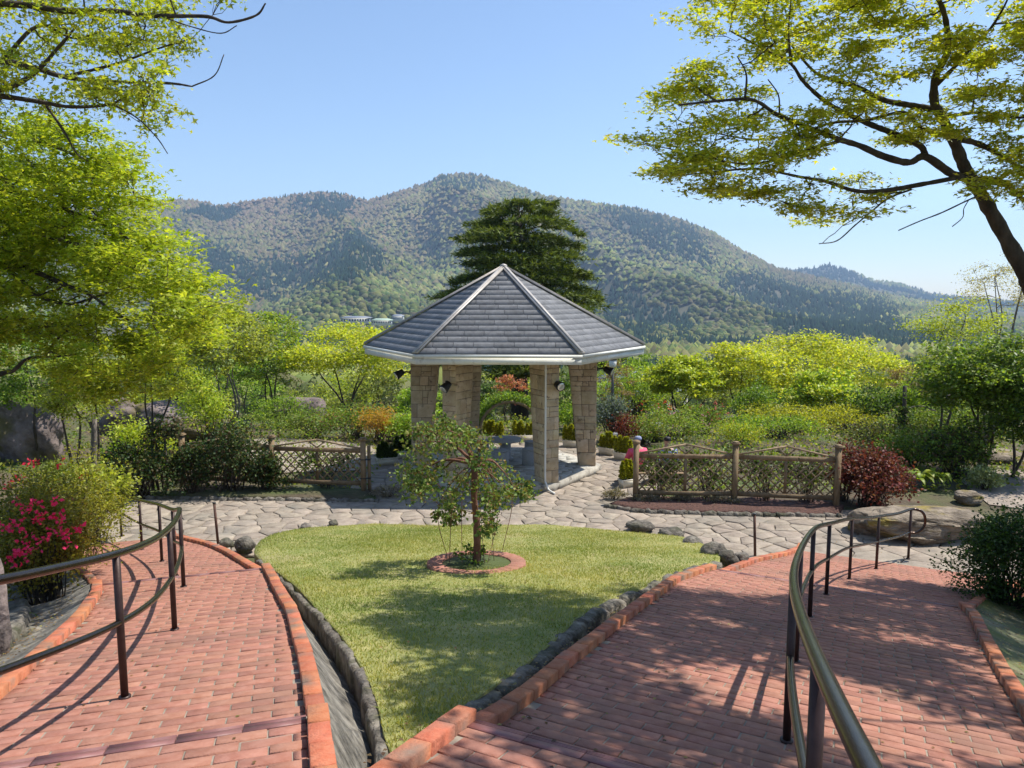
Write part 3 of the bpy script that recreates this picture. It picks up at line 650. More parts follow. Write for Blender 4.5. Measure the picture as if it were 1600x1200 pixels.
# roof
RE, ZE, ZA = 3.70, 3.34, 5.36
apex = np.array([*GC, ZA]); ec = [np.array([*hexp(RE, k), ZE]) for k in range(6)]
roof = mk('roof', [*(e-[0, 0, .02] for e in ec), apex-[0, 0, .03], *(np.array([*hexp(RE-.08, k), ZE-.10]) for k in range(6))],
          [np.array([[k, (k+1) % 6, 6] for k in range(6)]), np.array([[12, 11, 10, 9], [12, 9, 8, 7]])], M['slatebase'], gaz)
NR = 17
for k in range(6):
    a, b = ec[k], ec[(k+1) % 6]; n_ = np.cross(b-a, apex-a); n_ /= np.linalg.norm(n_); mid = (a+b)/2; H_ = apex-mid
    e = (b-a); L0 = np.linalg.norm(e); e /= L0
    seen = k in (3, 4, 5); hid = Acc(); rr = random.Random(80+k)
    for r_ in range(NR):
        t0, t1 = r_/NR, min(1, (r_+1.12)/NR); half = L0/2*(1-t0); half1 = L0/2*(1-t1); x = -half+(-.22 if r_ % 2 else 0)
        cuts = [-half]
        x = -half+(.25 if r_ % 2 else .45)
        while x < half-.12: cuts.append(x); x += .46
        cuts.append(half)
        for xa, xb in zip(cuts[:-1], cuts[1:]):
            if xb-xa < .02: continue
            xa0, xb0 = xa+.005, xb-.005; xa1, xb1 = max(xa0, -half1), min(xb0, half1)
            if xb1 <= xa1: xa1 = xb1 = max(min((xa1+xb1)/2, half1), -half1)
            lift = .0036+rr.uniform(0, .0008)
            P = [mid+H_*t0+e*xa0+n_*lift, mid+H_*t0+e*xb0+n_*lift, mid+H_*t1+e*xb1+n_*.002, mid+H_*t1+e*xa1+n_*.002]
            V = np.array(P+[P[0]-n_*.0014, P[1]-n_*.0014]); Q = np.array([[0, 1, 2, 3], [4, 5, 1, 0]])
            if seen: mk('shingle', V, Q, M['slate'], roof)
            else: hid.add(V, Q)
    if hid.n: tag(hid.out('shingle_field', M['slate'], roof), kind='stuff')
for k in range(6):
    a, b = ec[k], ec[(k+1) % 6]
    p, q = ec[k]+[0, 0, .03], apex+[0, 0, .035]
    A = Acc(); V = obox(p, q, .15, .035); A.add(V, BQ[:, ::1]); V = obox(p+[0, 0, .03], q+[0, 0, .03], .055, .035); A.add(V, BQ); A.out('ridge_cap', M['ridge'], roof)
    o = lambda rad, kk, z: np.array([*hexp(rad, kk), z])
    for nm, r0, r1, z0, z1 in (('gutter_lip', RE-.05, RE+.025, ZE-.085, ZE-.012), ('fascia_board', RE-.06, RE-.015, ZE-.235, ZE-.087)):
        V = [o(r0, k, z0), o(r0, k+1, z0), o(r1, k+1, z0), o(r1, k, z0), o(r0, k, z1), o(r0, k+1, z1), o(r1, k+1, z1), o(r1, k, z1)]
        mk(nm, V, BQ, M['fascia'], gaz)
    # tie beam between pillar tops
    mk('beam', obox(o(2.2, k, 3.15), o(2.2, k+1, 3.15), .16, .2), BQ, M['soffit'], gaz)
mk('soffit', [np.array([*hexp(RE-.05, k), ZE-.16]) for k in range(6)], [[5, 4, 3, 2, 1, 0]], M['soffit'], gaz)
V, Q, T = tube([apex+[0, 0, .0], apex+[0, 0, .07], apex+[0, 0, .10]], [.1, .09, .02], 12); mk('finial', V, [Q, T], M['ridge'], roof, True)
# down pipe on the front right pillar
o0, rad, tan = cols[5]; p = o0+rad*.03-tan*.19
V, Q, T = tube(smoothline([p+[0, 0, 3.2], p+[0, 0, 1.5], p+[0, 0, .32], p+[0, 0, .2]+rad*.03, p+[0.02, -.02, .06]+rad*.12, p+[.1, -.2, .03]+rad*.22], 6), .024, 10); dp = mk('downpipe', V, [Q, T], M['white'], gaz, True)
for z in (.9, 2.0, 2.9): V, Q, T = tube([p+[0, 0, z-.015], p+[0, 0, z+.015]], .032, 10); mk('pipe_clip', V, [Q, T], M['white'], dp, True)
# spotlights on the pillars
def spotlight(px, py, y, dirn, wallp, label):
    c = at(px, py, y); d = np.array(dirn, float); d /= np.linalg.norm(d); root = thing('spotlight', c, label, 'spotlight', 'spotlights fixed to the pavilion pillars')
    P = [c-d*.13, c-d*.12, c-d*.05, c+d*.08, c+d*.11]; V, Q, T = tube(P, [.04, .075, .085, .115, .115], 16, True); h = mk('housing', V, [Q, T], M['black'], root, True)
    V, Q, T = tube([c+d*.108, c+d*.116, c+d*.12], [.098, .09, .04], 16, True); mk('lens', V, [Q, T], M['lens'], h, True)
    w_ = np.array(wallp, float); V, Q, T = tube([w_, (w_+c)/2+np.array([0, 0, .03]), c-d*.05], .022, 8); mk('bracket', V, [Q, T], M['black'], root, True)
    A = Acc(); A.add(boxv(w_-.05, w_+.05), BQ); A.out('mounting_box', M['black'], root)
def colpt(k, z, off=0, t=0): o0, rad, tan = cols[k]; return o0+rad*off+tan*t+np.array([0, 0, z])
spotlight(697, 604, 17.55, (-.55, -.5, -.6), colpt(4, 2.62, -.15, -.2), 'black spotlight on the front pillar behind the rose tree, tilted left')
spotlight(873, 602, 17.75, (.45, -.8, -.25), colpt(5, 2.62, -.1, .2), 'black spotlight on the pillar with the white downpipe')
spotlight(624, 584, 19.7, (-.75, -.4, -.5), colpt(3, 2.62, 0, .05), 'black spotlight on the outer pillar beside the orange shrub')
spotlight(951, 579, 19.7, (.8, -.4, -.35), colpt(0, 2.72, 0, -.05), 'black spotlight on the outer pillar above the trough row')
# stone table and stools
def lathe(prof, c, n=20):
    V = []; 
    for r_, z in prof:
        for a in np.arange(n)*2*math.pi/n: V.append((c[0]+r_*math.cos(a), c[1]+r_*math.sin(a), c[2]+z))
    Q = [[k*n+a, k*n+(a+1) % n, (k+1)*n+(a+1) % n, (k+1)*n+a] for k in range(len(prof)-1) for a in range(n)]
    return np.array(V), [np.array(Q), np.array([list(range(n))[::-1], [(len(prof)-1)*n+a for a in range(n)]])]
tc_ = np.array([-.18, 20.35, .16]); tb = thing('stone_table', tc_, 'round grey stone table under the pavilion roof', 'table')
mk('pedestal', *lathe([(.2, 0), (.2, .05), (.15, .09), (.15, .5)], tc_), M['granite'], tb); mk('table_top', *lathe([(.3, .5), (.42, .53), (.43, .545), (.43, .59), (.42, .605)], tc_, 28), M['granite'], tb)
for k, (x, y, lb) in enumerate([(-.28, 19.55, 'grey stone drum stool before the round table, half behind the rose tree'), (.47, 19.75, 'grey stone drum stool beside the pillar with the downpipe'), (.55, 20.75, 'grey stone drum stool behind the stool by the downpipe pillar'), (-1.0, 19.9, 'grey stone drum stool hidden behind the rose tree leaves'), (-.85, 20.95, 'grey stone drum stool at the far side of the round table')]):
    s = thing('stone_stool', (x, y, .16), lb, 'stool', 'stone stools round the table')
    mk('stool_drum', *lathe([(.185, 0), (.2, .02), (.205, .2), (.2, .38), (.19, .40)], (x, y, .16)), M['granite'], s); mk('seat_disc', *lathe([(.19, .401), (.205, .41), (.205, .435), (.19, .445)], (x, y, .16)), M['granite'], s)

# ------------------------------------------------------------------ trellis fences
def fence(P, ht, label, gab, finial, name='trellis_fence'):
    P = [np.array([*p, float(gz(*p))]) for p in P]; root = thing(name, P[0], label, 'fence')
    zt, zb = .80*ht, .20*ht
    for k, p in enumerate(P):
        po = mk('post', np.concatenate([boxv(p+[-.055, -.055, -.2], p+[.055, .055, ht])]), BQ, M['wood'], root)
        if finial[k] == 'ball':
            mk('post_cap', *lathe([(.075, 0), (.085, .02), (.08, .05), (.045, .075), (.01, .085)], p+[0, 0, ht], 14), M['wood'], po, True)
        else:
            A = Acc(); A.add(boxv(p+[-.085, -.085, ht], p+[.085, .085, ht+.035]), BQ); A.add(boxv(p+[-.06, -.06, ht+.035], p+[.06, .06, ht+.06]), BQ); A.out('post_cap', M['wood'], po)
    for k in range(len(P)-1):
        a, b = P[k].copy(), P[k+1].copy(); e = b-a; L_ = np.linalg.norm(e); e /= L_; nrm = np.cross(e, (0, 0, 1)); Z = np.array([0, 0, 1.])
        a0, b0 = a+e*.056, b-e*.056
        mk('rail', obox(a0+Z*zt, b0+Z*zt, .05, .10), BQ, M['wood'], root); mk('rail', obox(a0+Z*zb, b0+Z*zb, .05, .10), BQ, M['wood'], root)
        m = (a+b)/2; mk('stile', obox(m+Z*(zb+.051), m+Z*(zt-.051), .06, .045, up=nrm), BQ, M['wood'], root)
        if gab[k]:
            pk = m+Z*(zt+gab[k])
            mk('gable_bar', obox(a0+Z*(zt+.055), pk, .045, .035), BQ, M['slat'], root); mk('gable_bar', obox(pk, b0+Z*(zt+.055), .045, .035), BQ, M['slat'], root)
            for s in (-1, 1):
                f = .17; q = m+e*s*f*L_/2*1.0+Z*(zt+gab[k]-(gab[k]-.055)*f-.02); mk('gable_strut', obox(m+Z*(zt+.055), q, .03, .03, up=nrm), BQ, M['slat'], root)
        # diagonal lattice, clipped to the two panels
        for (u0, u1) in ((.06, L_/2-.032), (L_/2+.032, L_-.06)):
            hgt = zt-zb-.10; wid = u1-u0; sp = .21
            for dsg in (1, -1):
                c = -hgt+sp*.5
                while c < wid:
                    # line u = c + t, v = t (or mirrored)
                    t0, t1 = max(0, -c), min(hgt, wid-c)
                    if t1-t0 > .08:
                        ua, ub = c+t0, c+t1
                        if dsg < 0: ua, ub = wid-ua, wid-ub
                        off = nrm*(.008*dsg)
                        mk('lattice_slat', obox(a+e*(u0+ua)+Z*(zb+.05+t0)+off, a+e*(u0+ub)+Z*(zb+.05+t1)+off, .030, .012, up=nrm), BQ, M['slat'], root)
                    c += sp
    return root
fence([(2.78, 16.6), (4.97, 16.5), (7.10, 16.15)], 1.40, 'brown timber trellis fence beside the red-leaved bush', (.27, .27), ('ball', 'cap', 'cap'))
fence([(-8.0, 18.0), (-5.74, 17.74), (-3.5, 17.44)], 1.30, 'brown timber trellis fence half buried in dark roses', (.22, .24), ('cap', 'cap', 'cap'))
o = thing('slim_fence_post', (-3.38, 17.5, 0), 'slim reddish post strapped to the end of the rose-covered trellis', 'post'); mk('shaft', boxv((-3.41, 17.47, -.2), (-3.34, 17.54, 1.12)), BQ, M['wood'], o)
for z in (.35, .8): mk('strap', boxv((-3.565, 17.365, z), (-3.325, 17.56, z+.015)), BQ, M['black'], o)
# beds in front of the fences
def bed(pts_px, label, mat, h, seed, name='flower_bed'):
    P = np.array([hit(a, b, zz)[:2] for a, b in pts_px]); P = resample(np.vstack([P, P[:1]]), .25)[:-1]; c = P.mean(0)
    V = np.vstack([np.c_[P, np.full(len(P), -.05)], np.c_[P, np.full(len(P), h*.6)], np.c_[c+(P-c)*.93, h+.03*noise2(P[:, 0], P[:, 1], seed, 3, 5)], [[*c, h]]]); m = len(P)
    Q = [[g*m+a, g*m+(a+1) % m, (g+1)*m+(a+1) % m, (g+1)*m+a] for g in (0, 1) for a in range(m)]; T = [[2*m+a, 2*m+(a+1) % m, 3*m] for a in range(m)]
    return tag(mk(name, V, [np.array(Q), np.array(T)], M[mat]), label, kind='structure')
bed([(950,790),(1000,798),(1100,802),(1200,804),(1310,806),(1320,790),(1200,782),(1080,780),(985,778)], 'red pumice bed under the trellis by the red bush', 'mulch', .07, 71)
bed([(150,775),(300,778),(450,780),(588,782),(585,768),(450,760),(300,755),(150,758)], 'dark soil bed under the rose-covered trellis', 'soil', .07, 72)
be1 = thing('bed_edging', hit(1100, 803, zz), 'low uneven stones edging the red pumice bed', 'stone edging')
edge_stones([hit(a, b, zz)+np.array([0, 0, .07]) for a, b in [(945,792),(1000,800),(1100,804),(1200,806),(1315,808)]], .2, .4, be1, 12, height=.15, wide=.12)
be2 = thing('bed_edging', hit(400, 780, zz), 'low mossy stones edging the bed of dark roses', 'stone edging')
edge_stones([hit(a, b, zz)+np.array([0, 0, .06]) for a, b in [(150,777),(300,780),(450,782),(592,784)]], .2, .4, be2, 13, height=.15, wide=.12)
#PART4
# ------------------------------------------------------------------ foliage
def unit(v): return v/(np.linalg.norm(v, axis=-1, keepdims=True)+1e-9)
MAPLE = (np.array([[0, 0, 0], [-.26, .42, .03], [.26, .42, .03], [-.85, .45, -.08], [0, 1.1, -.12], [.85, .45, -.08]]),
         np.array([[0, 2, 1], [1, 2, 4], [0, 1, 3], [0, 5, 2]]))
OVAL = (np.array([[0, 0, 0], [.36, .5, .1], [0, 1, -.05], [-.36, .5, .1]]), np.array([[0, 1, 2], [0, 2, 3]]))
SPRIG = (np.array([[-.12, 0, 0], [.12, 0, 0], [0, 1, .1], [0, 0, -.12], [.5, .7, .2], [-.5, .7, .1]]), np.array([[0, 1, 2], [3, 1, 4], [0, 3, 5]]))
NEEDLE = (np.array([[-.13, 0, 0], [.13, 0, 0], [.0, 1, -.12]]), np.array([[0, 1, 2]]))
def leaves(C, size, cols, tmpl, up=.8, droop=0., outward=None, seed=0, jit=.22):
    """one leaf per centre: template turned to a random heading; up = how level it lies"""
    rg = np.random.default_rng(seed); n = len(C); V0, T0 = tmpl
    nrm = unit(rg.normal(0, 1, (n, 3))*(1-up)+np.array([0, 0, up])*1.2)
    h = rg.normal(0, 1, (n, 3))
    if outward is not None: h = h*.6+outward*1.2
    h[:, 2] -= droop; h = unit(h-nrm*np.sum(h*nrm, 1, keepdims=True)); sd = np.cross(h, nrm)
    s = (np.asarray(size)*rg.uniform(.65, 1.25, n))[:, None, None]
    V = C[:, None]+s*(V0[None, :, :1]*sd[:, None]+V0[None, :, 1:2]*h[:, None]+V0[None, :, 2:]*nrm[:, None])
    T = (T0[None]+(np.arange(n)*len(V0))[:, None, None]).reshape(-1, 3)
    cols = np.asarray(cols, float); k = rg.uniform(0, len(cols)-1, n); i0 = np.minimum(k.astype(int), len(cols)-2) if len(cols) > 1 else np.zeros(n, int)
    c = cols[i0]+(cols[np.minimum(i0+1, len(cols)-1)]-cols[i0])*(k-i0)[:, None]
    c = c*(1+rg.normal(0, jit, n).clip(-.5, .6))[:, None]
    return V.reshape(-1, 3), T, np.repeat(np.clip(c, .002, .9), len(V0), 0)
def inpads(P, rx, rz, n, seed, sub=9, tight=.34):
    """n points clumped inside each of the pads P (centres)"""
    rg = np.random.default_rng(seed); m = len(P); rx = np.broadcast_to(rx, (m,)); rz = np.broadcast_to(rz, (m,))
    u = unit(rg.normal(0, 1, (m, sub, 3)))*rg.uniform(.35, 1, (m, sub, 1))
    S = P[:, None]+u*np.stack([rx, rx, rz], 1)[:, None]
    k = rg.integers(0, sub, (m, n)); L = np.take_along_axis(S, k[..., None], 1)
    L = L+rg.normal(0, 1, (m, n, 3))*np.stack([rx, rx, rz], 1)[:, None]*tight
    return L.reshape(-1, 3), S
def twist(a, b, rg, n=6, sag=0., wob=.08):
    t = np.linspace(0, 1, n)[:, None]; l = np.linalg.norm(b-a)
    P = a+(b-a)*t+np.array([0, 0, 1])*sag*l*np.sin(t*math.pi)
    P[1:-1] += rg.normal(0, wob*l/2.5, (n-2, 3)); return P
def tree_from(name, base, label, cat, limbs, pads, prx, prz, nleaf, lsize, cols, tmpl=MAPLE, mat='leaf', bark='bark', seed=1, up=.75, droop=.3, group=None, twigs=5, br=(.02, .007), tw=.0035, sub=9, tight=.34, spl=True, sag=.08, extra=None):
    rg = np.random.default_rng(seed); root = thing(name, base, label, cat, group)
    A = Acc(); LPn = []
    for P, r0, r1 in limbs:
        P = smoothline(P, 6) if spl else np.asarray(P, float); rd = np.linspace(r0, r1, len(P)); V, Q, T = tube(P, rd*(1+.1*rg.normal(0, 1, len(P)).clip(-1, 1)), 9 if r0 > .05 else 6); A.add(V, Q, T); LPn.append(np.c_[P, rd])
    LPn = np.vstack(LPn); pads = np.asarray(pads, float)
    Lf, S = inpads(pads, prx, prz, nleaf, seed+5, sub, tight)
    node = LPn[:, :3]; prx_ = np.broadcast_to(prx, (len(pads),))
    order = np.argsort([np.min(np.linalg.norm(node-p, axis=1)) for p in pads]); rad = LPn[:, 3]
    for k in order:
        p = pads[k]; dd = np.linalg.norm(node-p, axis=1)+np.maximum(0, (node[:, 2]-p[2]))*.5; q = int(np.argmin(dd))
        l = np.linalg.norm(node[q]-p); r0 = min(rad[q]*.8, br[0]*(0.6+.5*l)); P = twist(node[q], p, rg, 6, sag); rd = np.linspace(r0, min(r0, br[1]), 6)
        V, Q, T = tube(P, rd, 4, False); A.add(V, Q); node = np.vstack([node, P[2:]]); rad = np.concatenate([rad, rd[2:]])
        for s in S[k][:twigs]:
            V, Q, T = tube(twist(P[rg.integers(3, 6)], s, rg, 4, 0, .12), [br[1]*.8, br[1]*.5, tw, tw*.6], 3, False); A.add(V, Q)
    A.out('trunk', M[bark], root, True)
    V, T, C = leaves(Lf, lsize, cols, tmpl, up, droop, None, seed+9)
    mk('crown', V, T, M[mat], root, col=C)
    if extra is not None:
        Lf, S = inpads(np.asarray(extra[0]), extra[1], extra[2], extra[3], seed+6, sub, tight); B2 = Acc()
        for p in extra[0]:
            ax_, ay_, ad_ = proj(node); q = int(np.argmin(np.linalg.norm(node-p, axis=1)+9*((ax_ > -40) & (ax_ < 1640) & (ay_ > -40) & (ad_ > .3)))); V, Q, T = tube(twist(node[q], p, rg, 5, sag), np.linspace(.011, .004, 5), 3, False); B2.add(V, Q)
        B2.out('branches', M[bark], root, True); V, T, C = leaves(Lf, extra[4], cols, tmpl, up, droop, None, seed+10); mk('crown', V, T, M[mat], root, col=C)
    return root
def ellpads(c, rx, ry, rz, n, seed, shell=.55, zmin=-1.0, lump=.16):
    rg = np.random.default_rng(seed); u = unit(rg.normal(0, 1, (n*3, 3))); u = u[u[:, 2] > zmin][:n]
    u = u*rg.uniform(shell, 1.0, (len(u), 1))*(1+lump*noise2(u[:, 0]*3, u[:, 1]*3+u[:, 2]*2, seed, 2, 1))[:, None]
    return np.asarray(c)+u*np.array([rx, ry, rz])
def garden_tree(px, y, ptop, wpx, hpx, label, cols, seed, name='garden_tree', cat='tree', lsize=.1, n=60, nleaf=110, stems=3, group=None, bark='bark', flat=.3, cdepth=1.0, tmpl=OVAL, xoff=0, mat='leaf', padr=.17, shell=.5, up=.6, zmin=-.55):
    """tree standing on the ground at distance y; crown fitted to wpx by hpx pixels with its top at row ptop"""
    x = (px-800)/F*y; zg = float(gz(x, y)); zt = at(px, ptop, y)[2]; rx = wpx/F*y/2; rz = hpx/F*y/2; c = np.array([x+xoff, y, zt-rz*1.05]); base = np.array([x, y, zg-.1]); rg = np.random.default_rng(seed)
    pads = ellpads(c, rx*.9, rx*.9*cdepth, rz*.9, n, seed, shell, zmin); limbs = []
    for k in range(stems):
        a = rg.uniform(0, 6.28); sp = rg.uniform(.15, .55); tp = c+np.array([math.cos(a)*rx*sp, math.sin(a)*rx*sp, rz*rg.uniform(-.1, .5)]); m1 = base+(tp-base)*.35+np.array([rg.normal(0, .12), rg.normal(0, .12), .1]); m2 = base+(tp-base)*.7+rg.normal(0, .15, 3)
        limbs.append(([base+[rg.normal(0, .07), rg.normal(0, .07), 0], m1, m2, tp], .026*rx**.5+.012, .010))
    return tree_from(name, base, label, cat, limbs, pads, rx*padr*1.6, rx*padr*flat*2.2, nleaf, lsize, cols, tmpl, mat, bark, seed, up, .2, group, twigs=2, br=(.014, .006), tw=.003)
def shrub(px, pb, wpx, hpx, label, cols, seed, name='shrub', lsize=.05, n=26, nleaf=90, tmpl=OVAL, mat='leaf', fn=None, group=None, flowers=None, cat='shrub', dep=.85, up=.4, bark='bark', y=None, tight=.4, zmin=-.5, lift=0, stems=6, shell=.45, padk=.32, lump=.36):
    fn = fn or gz
    p = hit(px, pb, fn) if y is None else np.array([(px-800)/F*y, y, float(fn((px-800)/F*y, y))])
    d = p[1]; rx = wpx/F*d/2; hz = hpx/F*d; ry = rx*dep; base = np.array([p[0], p[1]+(ry*.7 if y is None else 0), p[2]]); base[2] = float(fn(base[0], base[1])) if y is None else base[2]
    c = base+[0, 0, hz*.52+lift]; rg = np.random.default_rng(seed); root = thing(name, base-[0, 0, .03], label, cat, group)
    pads = ellpads(c, rx*.8, ry*.8, hz*.42, n, seed, shell, zmin, lump)
    Lf, S = inpads(pads, rx*padk, min(rx*padk, hz*.2), nleaf, seed+3, 8, tight); Lf[:, 2] = np.maximum(Lf[:, 2], base[2]+.01)
    A = Acc()
    for k in range(len(pads)):
        a = base+[rg.normal(0, rx*.12), rg.normal(0, rx*.12), -.02]; V, Q, T = tube(twist(a, pads[k], rg, 4, .1), np.linspace(.008+.006*rx, .003, 4), 3, False); A.add(V, Q)
    A.out('stem', M[bark], root, True)
    V, T, C = leaves(Lf, lsize, cols, tmpl, up, .1, unit(Lf-c), seed+4); mk('foliage', V, T, M[mat], root, col=C)
    if flowers:
        fcols, fn_, fs = flowers[:3]; pw = flowers[3] if len(flowers) > 3 else pads
        u = unit(rg.normal(0, 1, (fn_*2, 3))); u = u[(u[:, 2] > -.3) & (u[:, 1] < .5)][:fn_]; fc = c+u*np.array([rx*1.02, ry*1.02, hz*.5])
        if len(flowers) > 3: fc = np.array(flowers[3]); fc = fc[rg.integers(0, len(fc), fn_)]+rg.normal(0, flowers[4], (fn_, 3))
        fc = np.repeat(fc, 5, 0)+rg.normal(0, fs*.35, (len(fc)*5, 3)); V, T, C = leaves(fc, fs, fcols, OVAL, .3, 0, None, seed+6, .15); mk('blossom', V, T, M['flower'], root, col=C)
    return root
YG = [(.24,.34,.025), (.38,.46,.04), (.50,.52,.06)]          # fresh maple
YY = [(.33,.42,.03), (.48,.55,.05), (.60,.57,.07)]          # yellower maple
GR = [(.09,.17,.02), (.16,.27,.03), (.26,.35,.05)]
BG = [(.16,.28,.025), (.27,.42,.04), (.40,.49,.06)]
DK = [(.022,.05,.014), (.04,.08,.02), (.07,.12,.03)]
DR = [(.03,.06,.018), (.055,.09,.025), (.10,.10,.035), (.13,.075,.04)]
OL = [(.12,.17,.03), (.21,.26,.05), (.30,.31,.08)]
RD = [(.12,.022,.022), (.20,.045,.035), (.10,.03,.025), (.26,.10,.07)]
GO = [(.24,.28,.02), (.37,.39,.03), (.46,.43,.04)]
OR = [(.42,.22,.03), (.52,.30,.05), (.34,.28,.04)]
GY = [(.12,.15,.10), (.18,.21,.14)]
# ---- right maple reaching in over the shaded ramp
Z3 = lambda l, d0, d1: np.array([at(960+x/2.5, y/2.5, d) for (x, y), d in zip(l, np.linspace(d0, d1, len(l)))])
trunk_pts = np.vstack([[(8.3, 8.6, 1.0)], [(7.9, 8.5, 2.4)], Z3([(1700,1230),(1600,1060),(1500,880),(1420,740),(1370,660),(1330,560),(1280,460),(1250,400),(1255,300),(1300,200),(1290,60),(1230,-80)], 8.4, 7.4)])
ML = [(trunk_pts, .10, .018)]
for l, d0, d1, r0 in [([(1400,705),(1320,680),(1215,612),(1150,635),(1050,610),(960,570),(880,545),(790,510),(640,450),(540,390),(400,395),(250,410)], 8.1, 6.8, .06),
    ([(1215,612),(1195,570),(1110,530),(1010,490),(940,460),(830,400),(740,320),(690,250),(600,200),(450,120)], 7.9, 7.4, .05),
    ([(1265,430),(1150,410),(1050,390),(950,340),(850,310),(770,270),(640,110),(560,20)], 7.9, 8.6, .05),
    ([(1325,540),(1200,500),(1130,440),(980,470),(850,480),(720,520),(560,545),(400,520),(250,470)], 8, 9, .035),
    ([(1360,690),(1200,720),(1050,745),(940,745),(830,710),(720,690),(560,660),(400,670),(220,690)], 8, 7.2, .04),
    ([(900,545),(760,585),(650,620),(500,640),(300,600),(120,560)], 7.6, 8.4, .025),
    ([(1160,740),(1070,775),(1000,830),(940,880),(870,940),(800,952)], 8, 7.6, .014), ([(1450,755),(1390,778),(1280,830),(1190,865),(1110,900)], 8.2, 7.7, .014), ([(1385,780),(1365,815),(1360,850),(1320,885)], 8.15, 8, .007),
    ([(940,745),(930,800),(960,850),(1040,845)], 8, 7.8, .007),
    ([(1430,700),(1530,720),(1600,780),(1750,830)], 8.2, 8.6, .06), ([(1340,540),(1440,570),(1600,660),(1760,720)], 8, 8.6, .05),
    ([(1260,330),(1330,260),(1390,190),(1470,110),(1530,10),(1560,-80)], 7.6, 7.2, .035), ([(1280,460),(1420,440),(1600,460),(1750,420)], 7.9, 7.4, .03), ([(690,250),(680,120),(690,0)], 7.5, 7.4, .02), ([(510,385),(515,290),(480,220)], 6.9, 6.9, .015), ([(985,470),(980,400),(1010,330)], 7.9, 7.8, .015), ([(645,440),(640,370),(600,310)], 7.1, 7.2, .012)]:
    ML.append((Z3(l, d0, d1), r0*.72, max(.005, r0*.15)))
# boughs above and beside the frame
top = np.array(trunk_pts[-1]); hub = np.array(trunk_pts[5])
for e in [(3.2, 5.2, 8.6), (4.6, 3.6, 8.4), (6.3, 3.0, 7.6), (7.6, 5.2, 7.6), (2.8, 7.8, 9.0), (8.8, 7.8, 7.6), (5.2, 1.6, 8.2)]:
    e = np.array(e); ML.append(([np.array([7.95, 8.5, 2.2]), np.array([9.3, 6.8, 4.6]), np.array([9.0, 5.8, 6.8])*.6+e*.4, e], .06, .012))
CR = [(975,235),(985,185),(1010,125),(1060,95),(1062,30),(1130,-60),(1720,-60),(1720,330),(1600,330),(1560,300),(1500,290),(1440,300),(1350,330),(1250,352),(1200,330),(1100,318),(1040,290),(1000,262)]
HOLES = [(1228,132,34),(1325,222,40),(1368,236,34),(1290,235,26),(1405,255,34),(1195,165,18),(1180,225,18),(1480,25,34),(1560,55,36),(1350,195,18),(1270,150,22),(1120,205,16),(1300,300,24),(1395,285,40),(1480,262,40),(1530,230,22),(1030,140,10),(1455,70,16),(1420,110,14),(1250,275,20),(1510,130,18)]
rg = np.random.default_rng(3); MP = []; SP = []
while len(MP) < 200:
    x, y = rg.uniform(970, 1700), rg.uniform(-60, 352)
    if not inpoly(x, y, CR) or any(math.hypot(x-a, y-b) < c for a, b, c in HOLES): continue
    MP.append(at(x, y, rg.uniform(6.7, 9.2)))
k = 0
while k < 540:
    t = np.array([rg.uniform(-1.1, 6.8), rg.uniform(2.2, 10.5)])
    if t[0] < -.1 and (t[1] > 7.2 or t[0] < -.1-.14*(t[1]-2.5)): continue
    zg = float(RR.zxy(*t)); h = rg.uniform(5.2, 7.2); p = np.array([t[0], t[1], zg])+h*np.array(SUN)/SUN.z
    X_, Y_, D_ = proj(p)
    if D_[0] > .5 and -60 < X_[0] < 1680 and Y_[0] > -60: continue
    qq = np.array([t[0], t[1], zg])+np.linspace(3.0, 6.6, 9)[:, None]*np.array(SUN)/SUN.z; qx, qy, qd = proj(qq)
    if np.sum((qd > .5) & inpoly(qx, qy, CR) & (qx < 1600) & (qq[:, 1] > 6.8) & (qq[:, 1] < 9.0)) >= 3: continue
    if noise2(np.array(t[0]), np.array(t[1]), 91, 2, 1.1) < -.75: continue
    SP.append(p); k += 1
tree_from('maple_tree', trunk_pts[0]-[0, 0, .1], 'yellow-green maple with dark leaning trunk spreading over the shaded ramp', 'tree', ML, MP, rg.uniform(.2, .36, len(MP)), .07, 210, .047, YY+[(.36,.40,.03)], MAPLE, seed=17, up=.72, droop=.35, twigs=6, br=(.016, .005), tw=.0022, sub=8, tight=.3, sag=-.03, extra=(SP, .36, .12, 80, .088))
# ---- left maple and the tree whose boughs cross above it
PXL = lambda l, d0, d1: np.array([at(x, y, d) for (x, y), d in zip(l, np.linspace(d0, d1, len(l)))])
ta = np.array([(-9.3, 9.6, 1.6), (-9.1, 9.5, 3.2), (-8.6, 9.3, 4.6), (-8.0, 9.2, 6.0), (-7.4, 9.2, 7.4)])
AL_ = [(ta, .2, .07)]
for l, d0, d1, r0 in [([(-160,370),(-60,395),(0,410),(32,415),(57,425),(82,436),(107,447),(140,460),(165,478),(200,500)], 9.2, 8, .05), ([(-160,380),(-60,400),(0,417),(30,435),(57,460),(87,472),(112,475),(140,467),(175,455)], 9.2, 8.4, .04),
    ([(-150,200),(-40,240),(25,300),(57,327),(72,352),(100,367),(130,385),(162,400),(210,420)], 9.2, 8.2, .05), ([(-150,250),(-20,290),(52,305),(82,310),(112,332),(140,340),(175,357),(225,390)], 9.2, 8.6, .045), ([(-150,340),(0,362),(25,355),(52,364),(82,372),(125,382),(190,395)], 9.2, 7.8, .04),
    ([(-150,150),(-20,200),(40,215),(100,235),(150,260),(200,290)], 9.2, 8.6, .035), ([(-120,640),(0,585),(20,580),(45,560),(90,557),(130,552)], 9.4, 8.8, .035), ([(70,555),(100,520),(140,505)], 9, 8.8, .02), ([(-120,480),(0,520),(90,505),(140,525),(180,550),(230,560)], 9.4, 9.0, .03)]:
    AL_.append((PXL(l, d0, d1), r0, max(.006, r0*.2)))
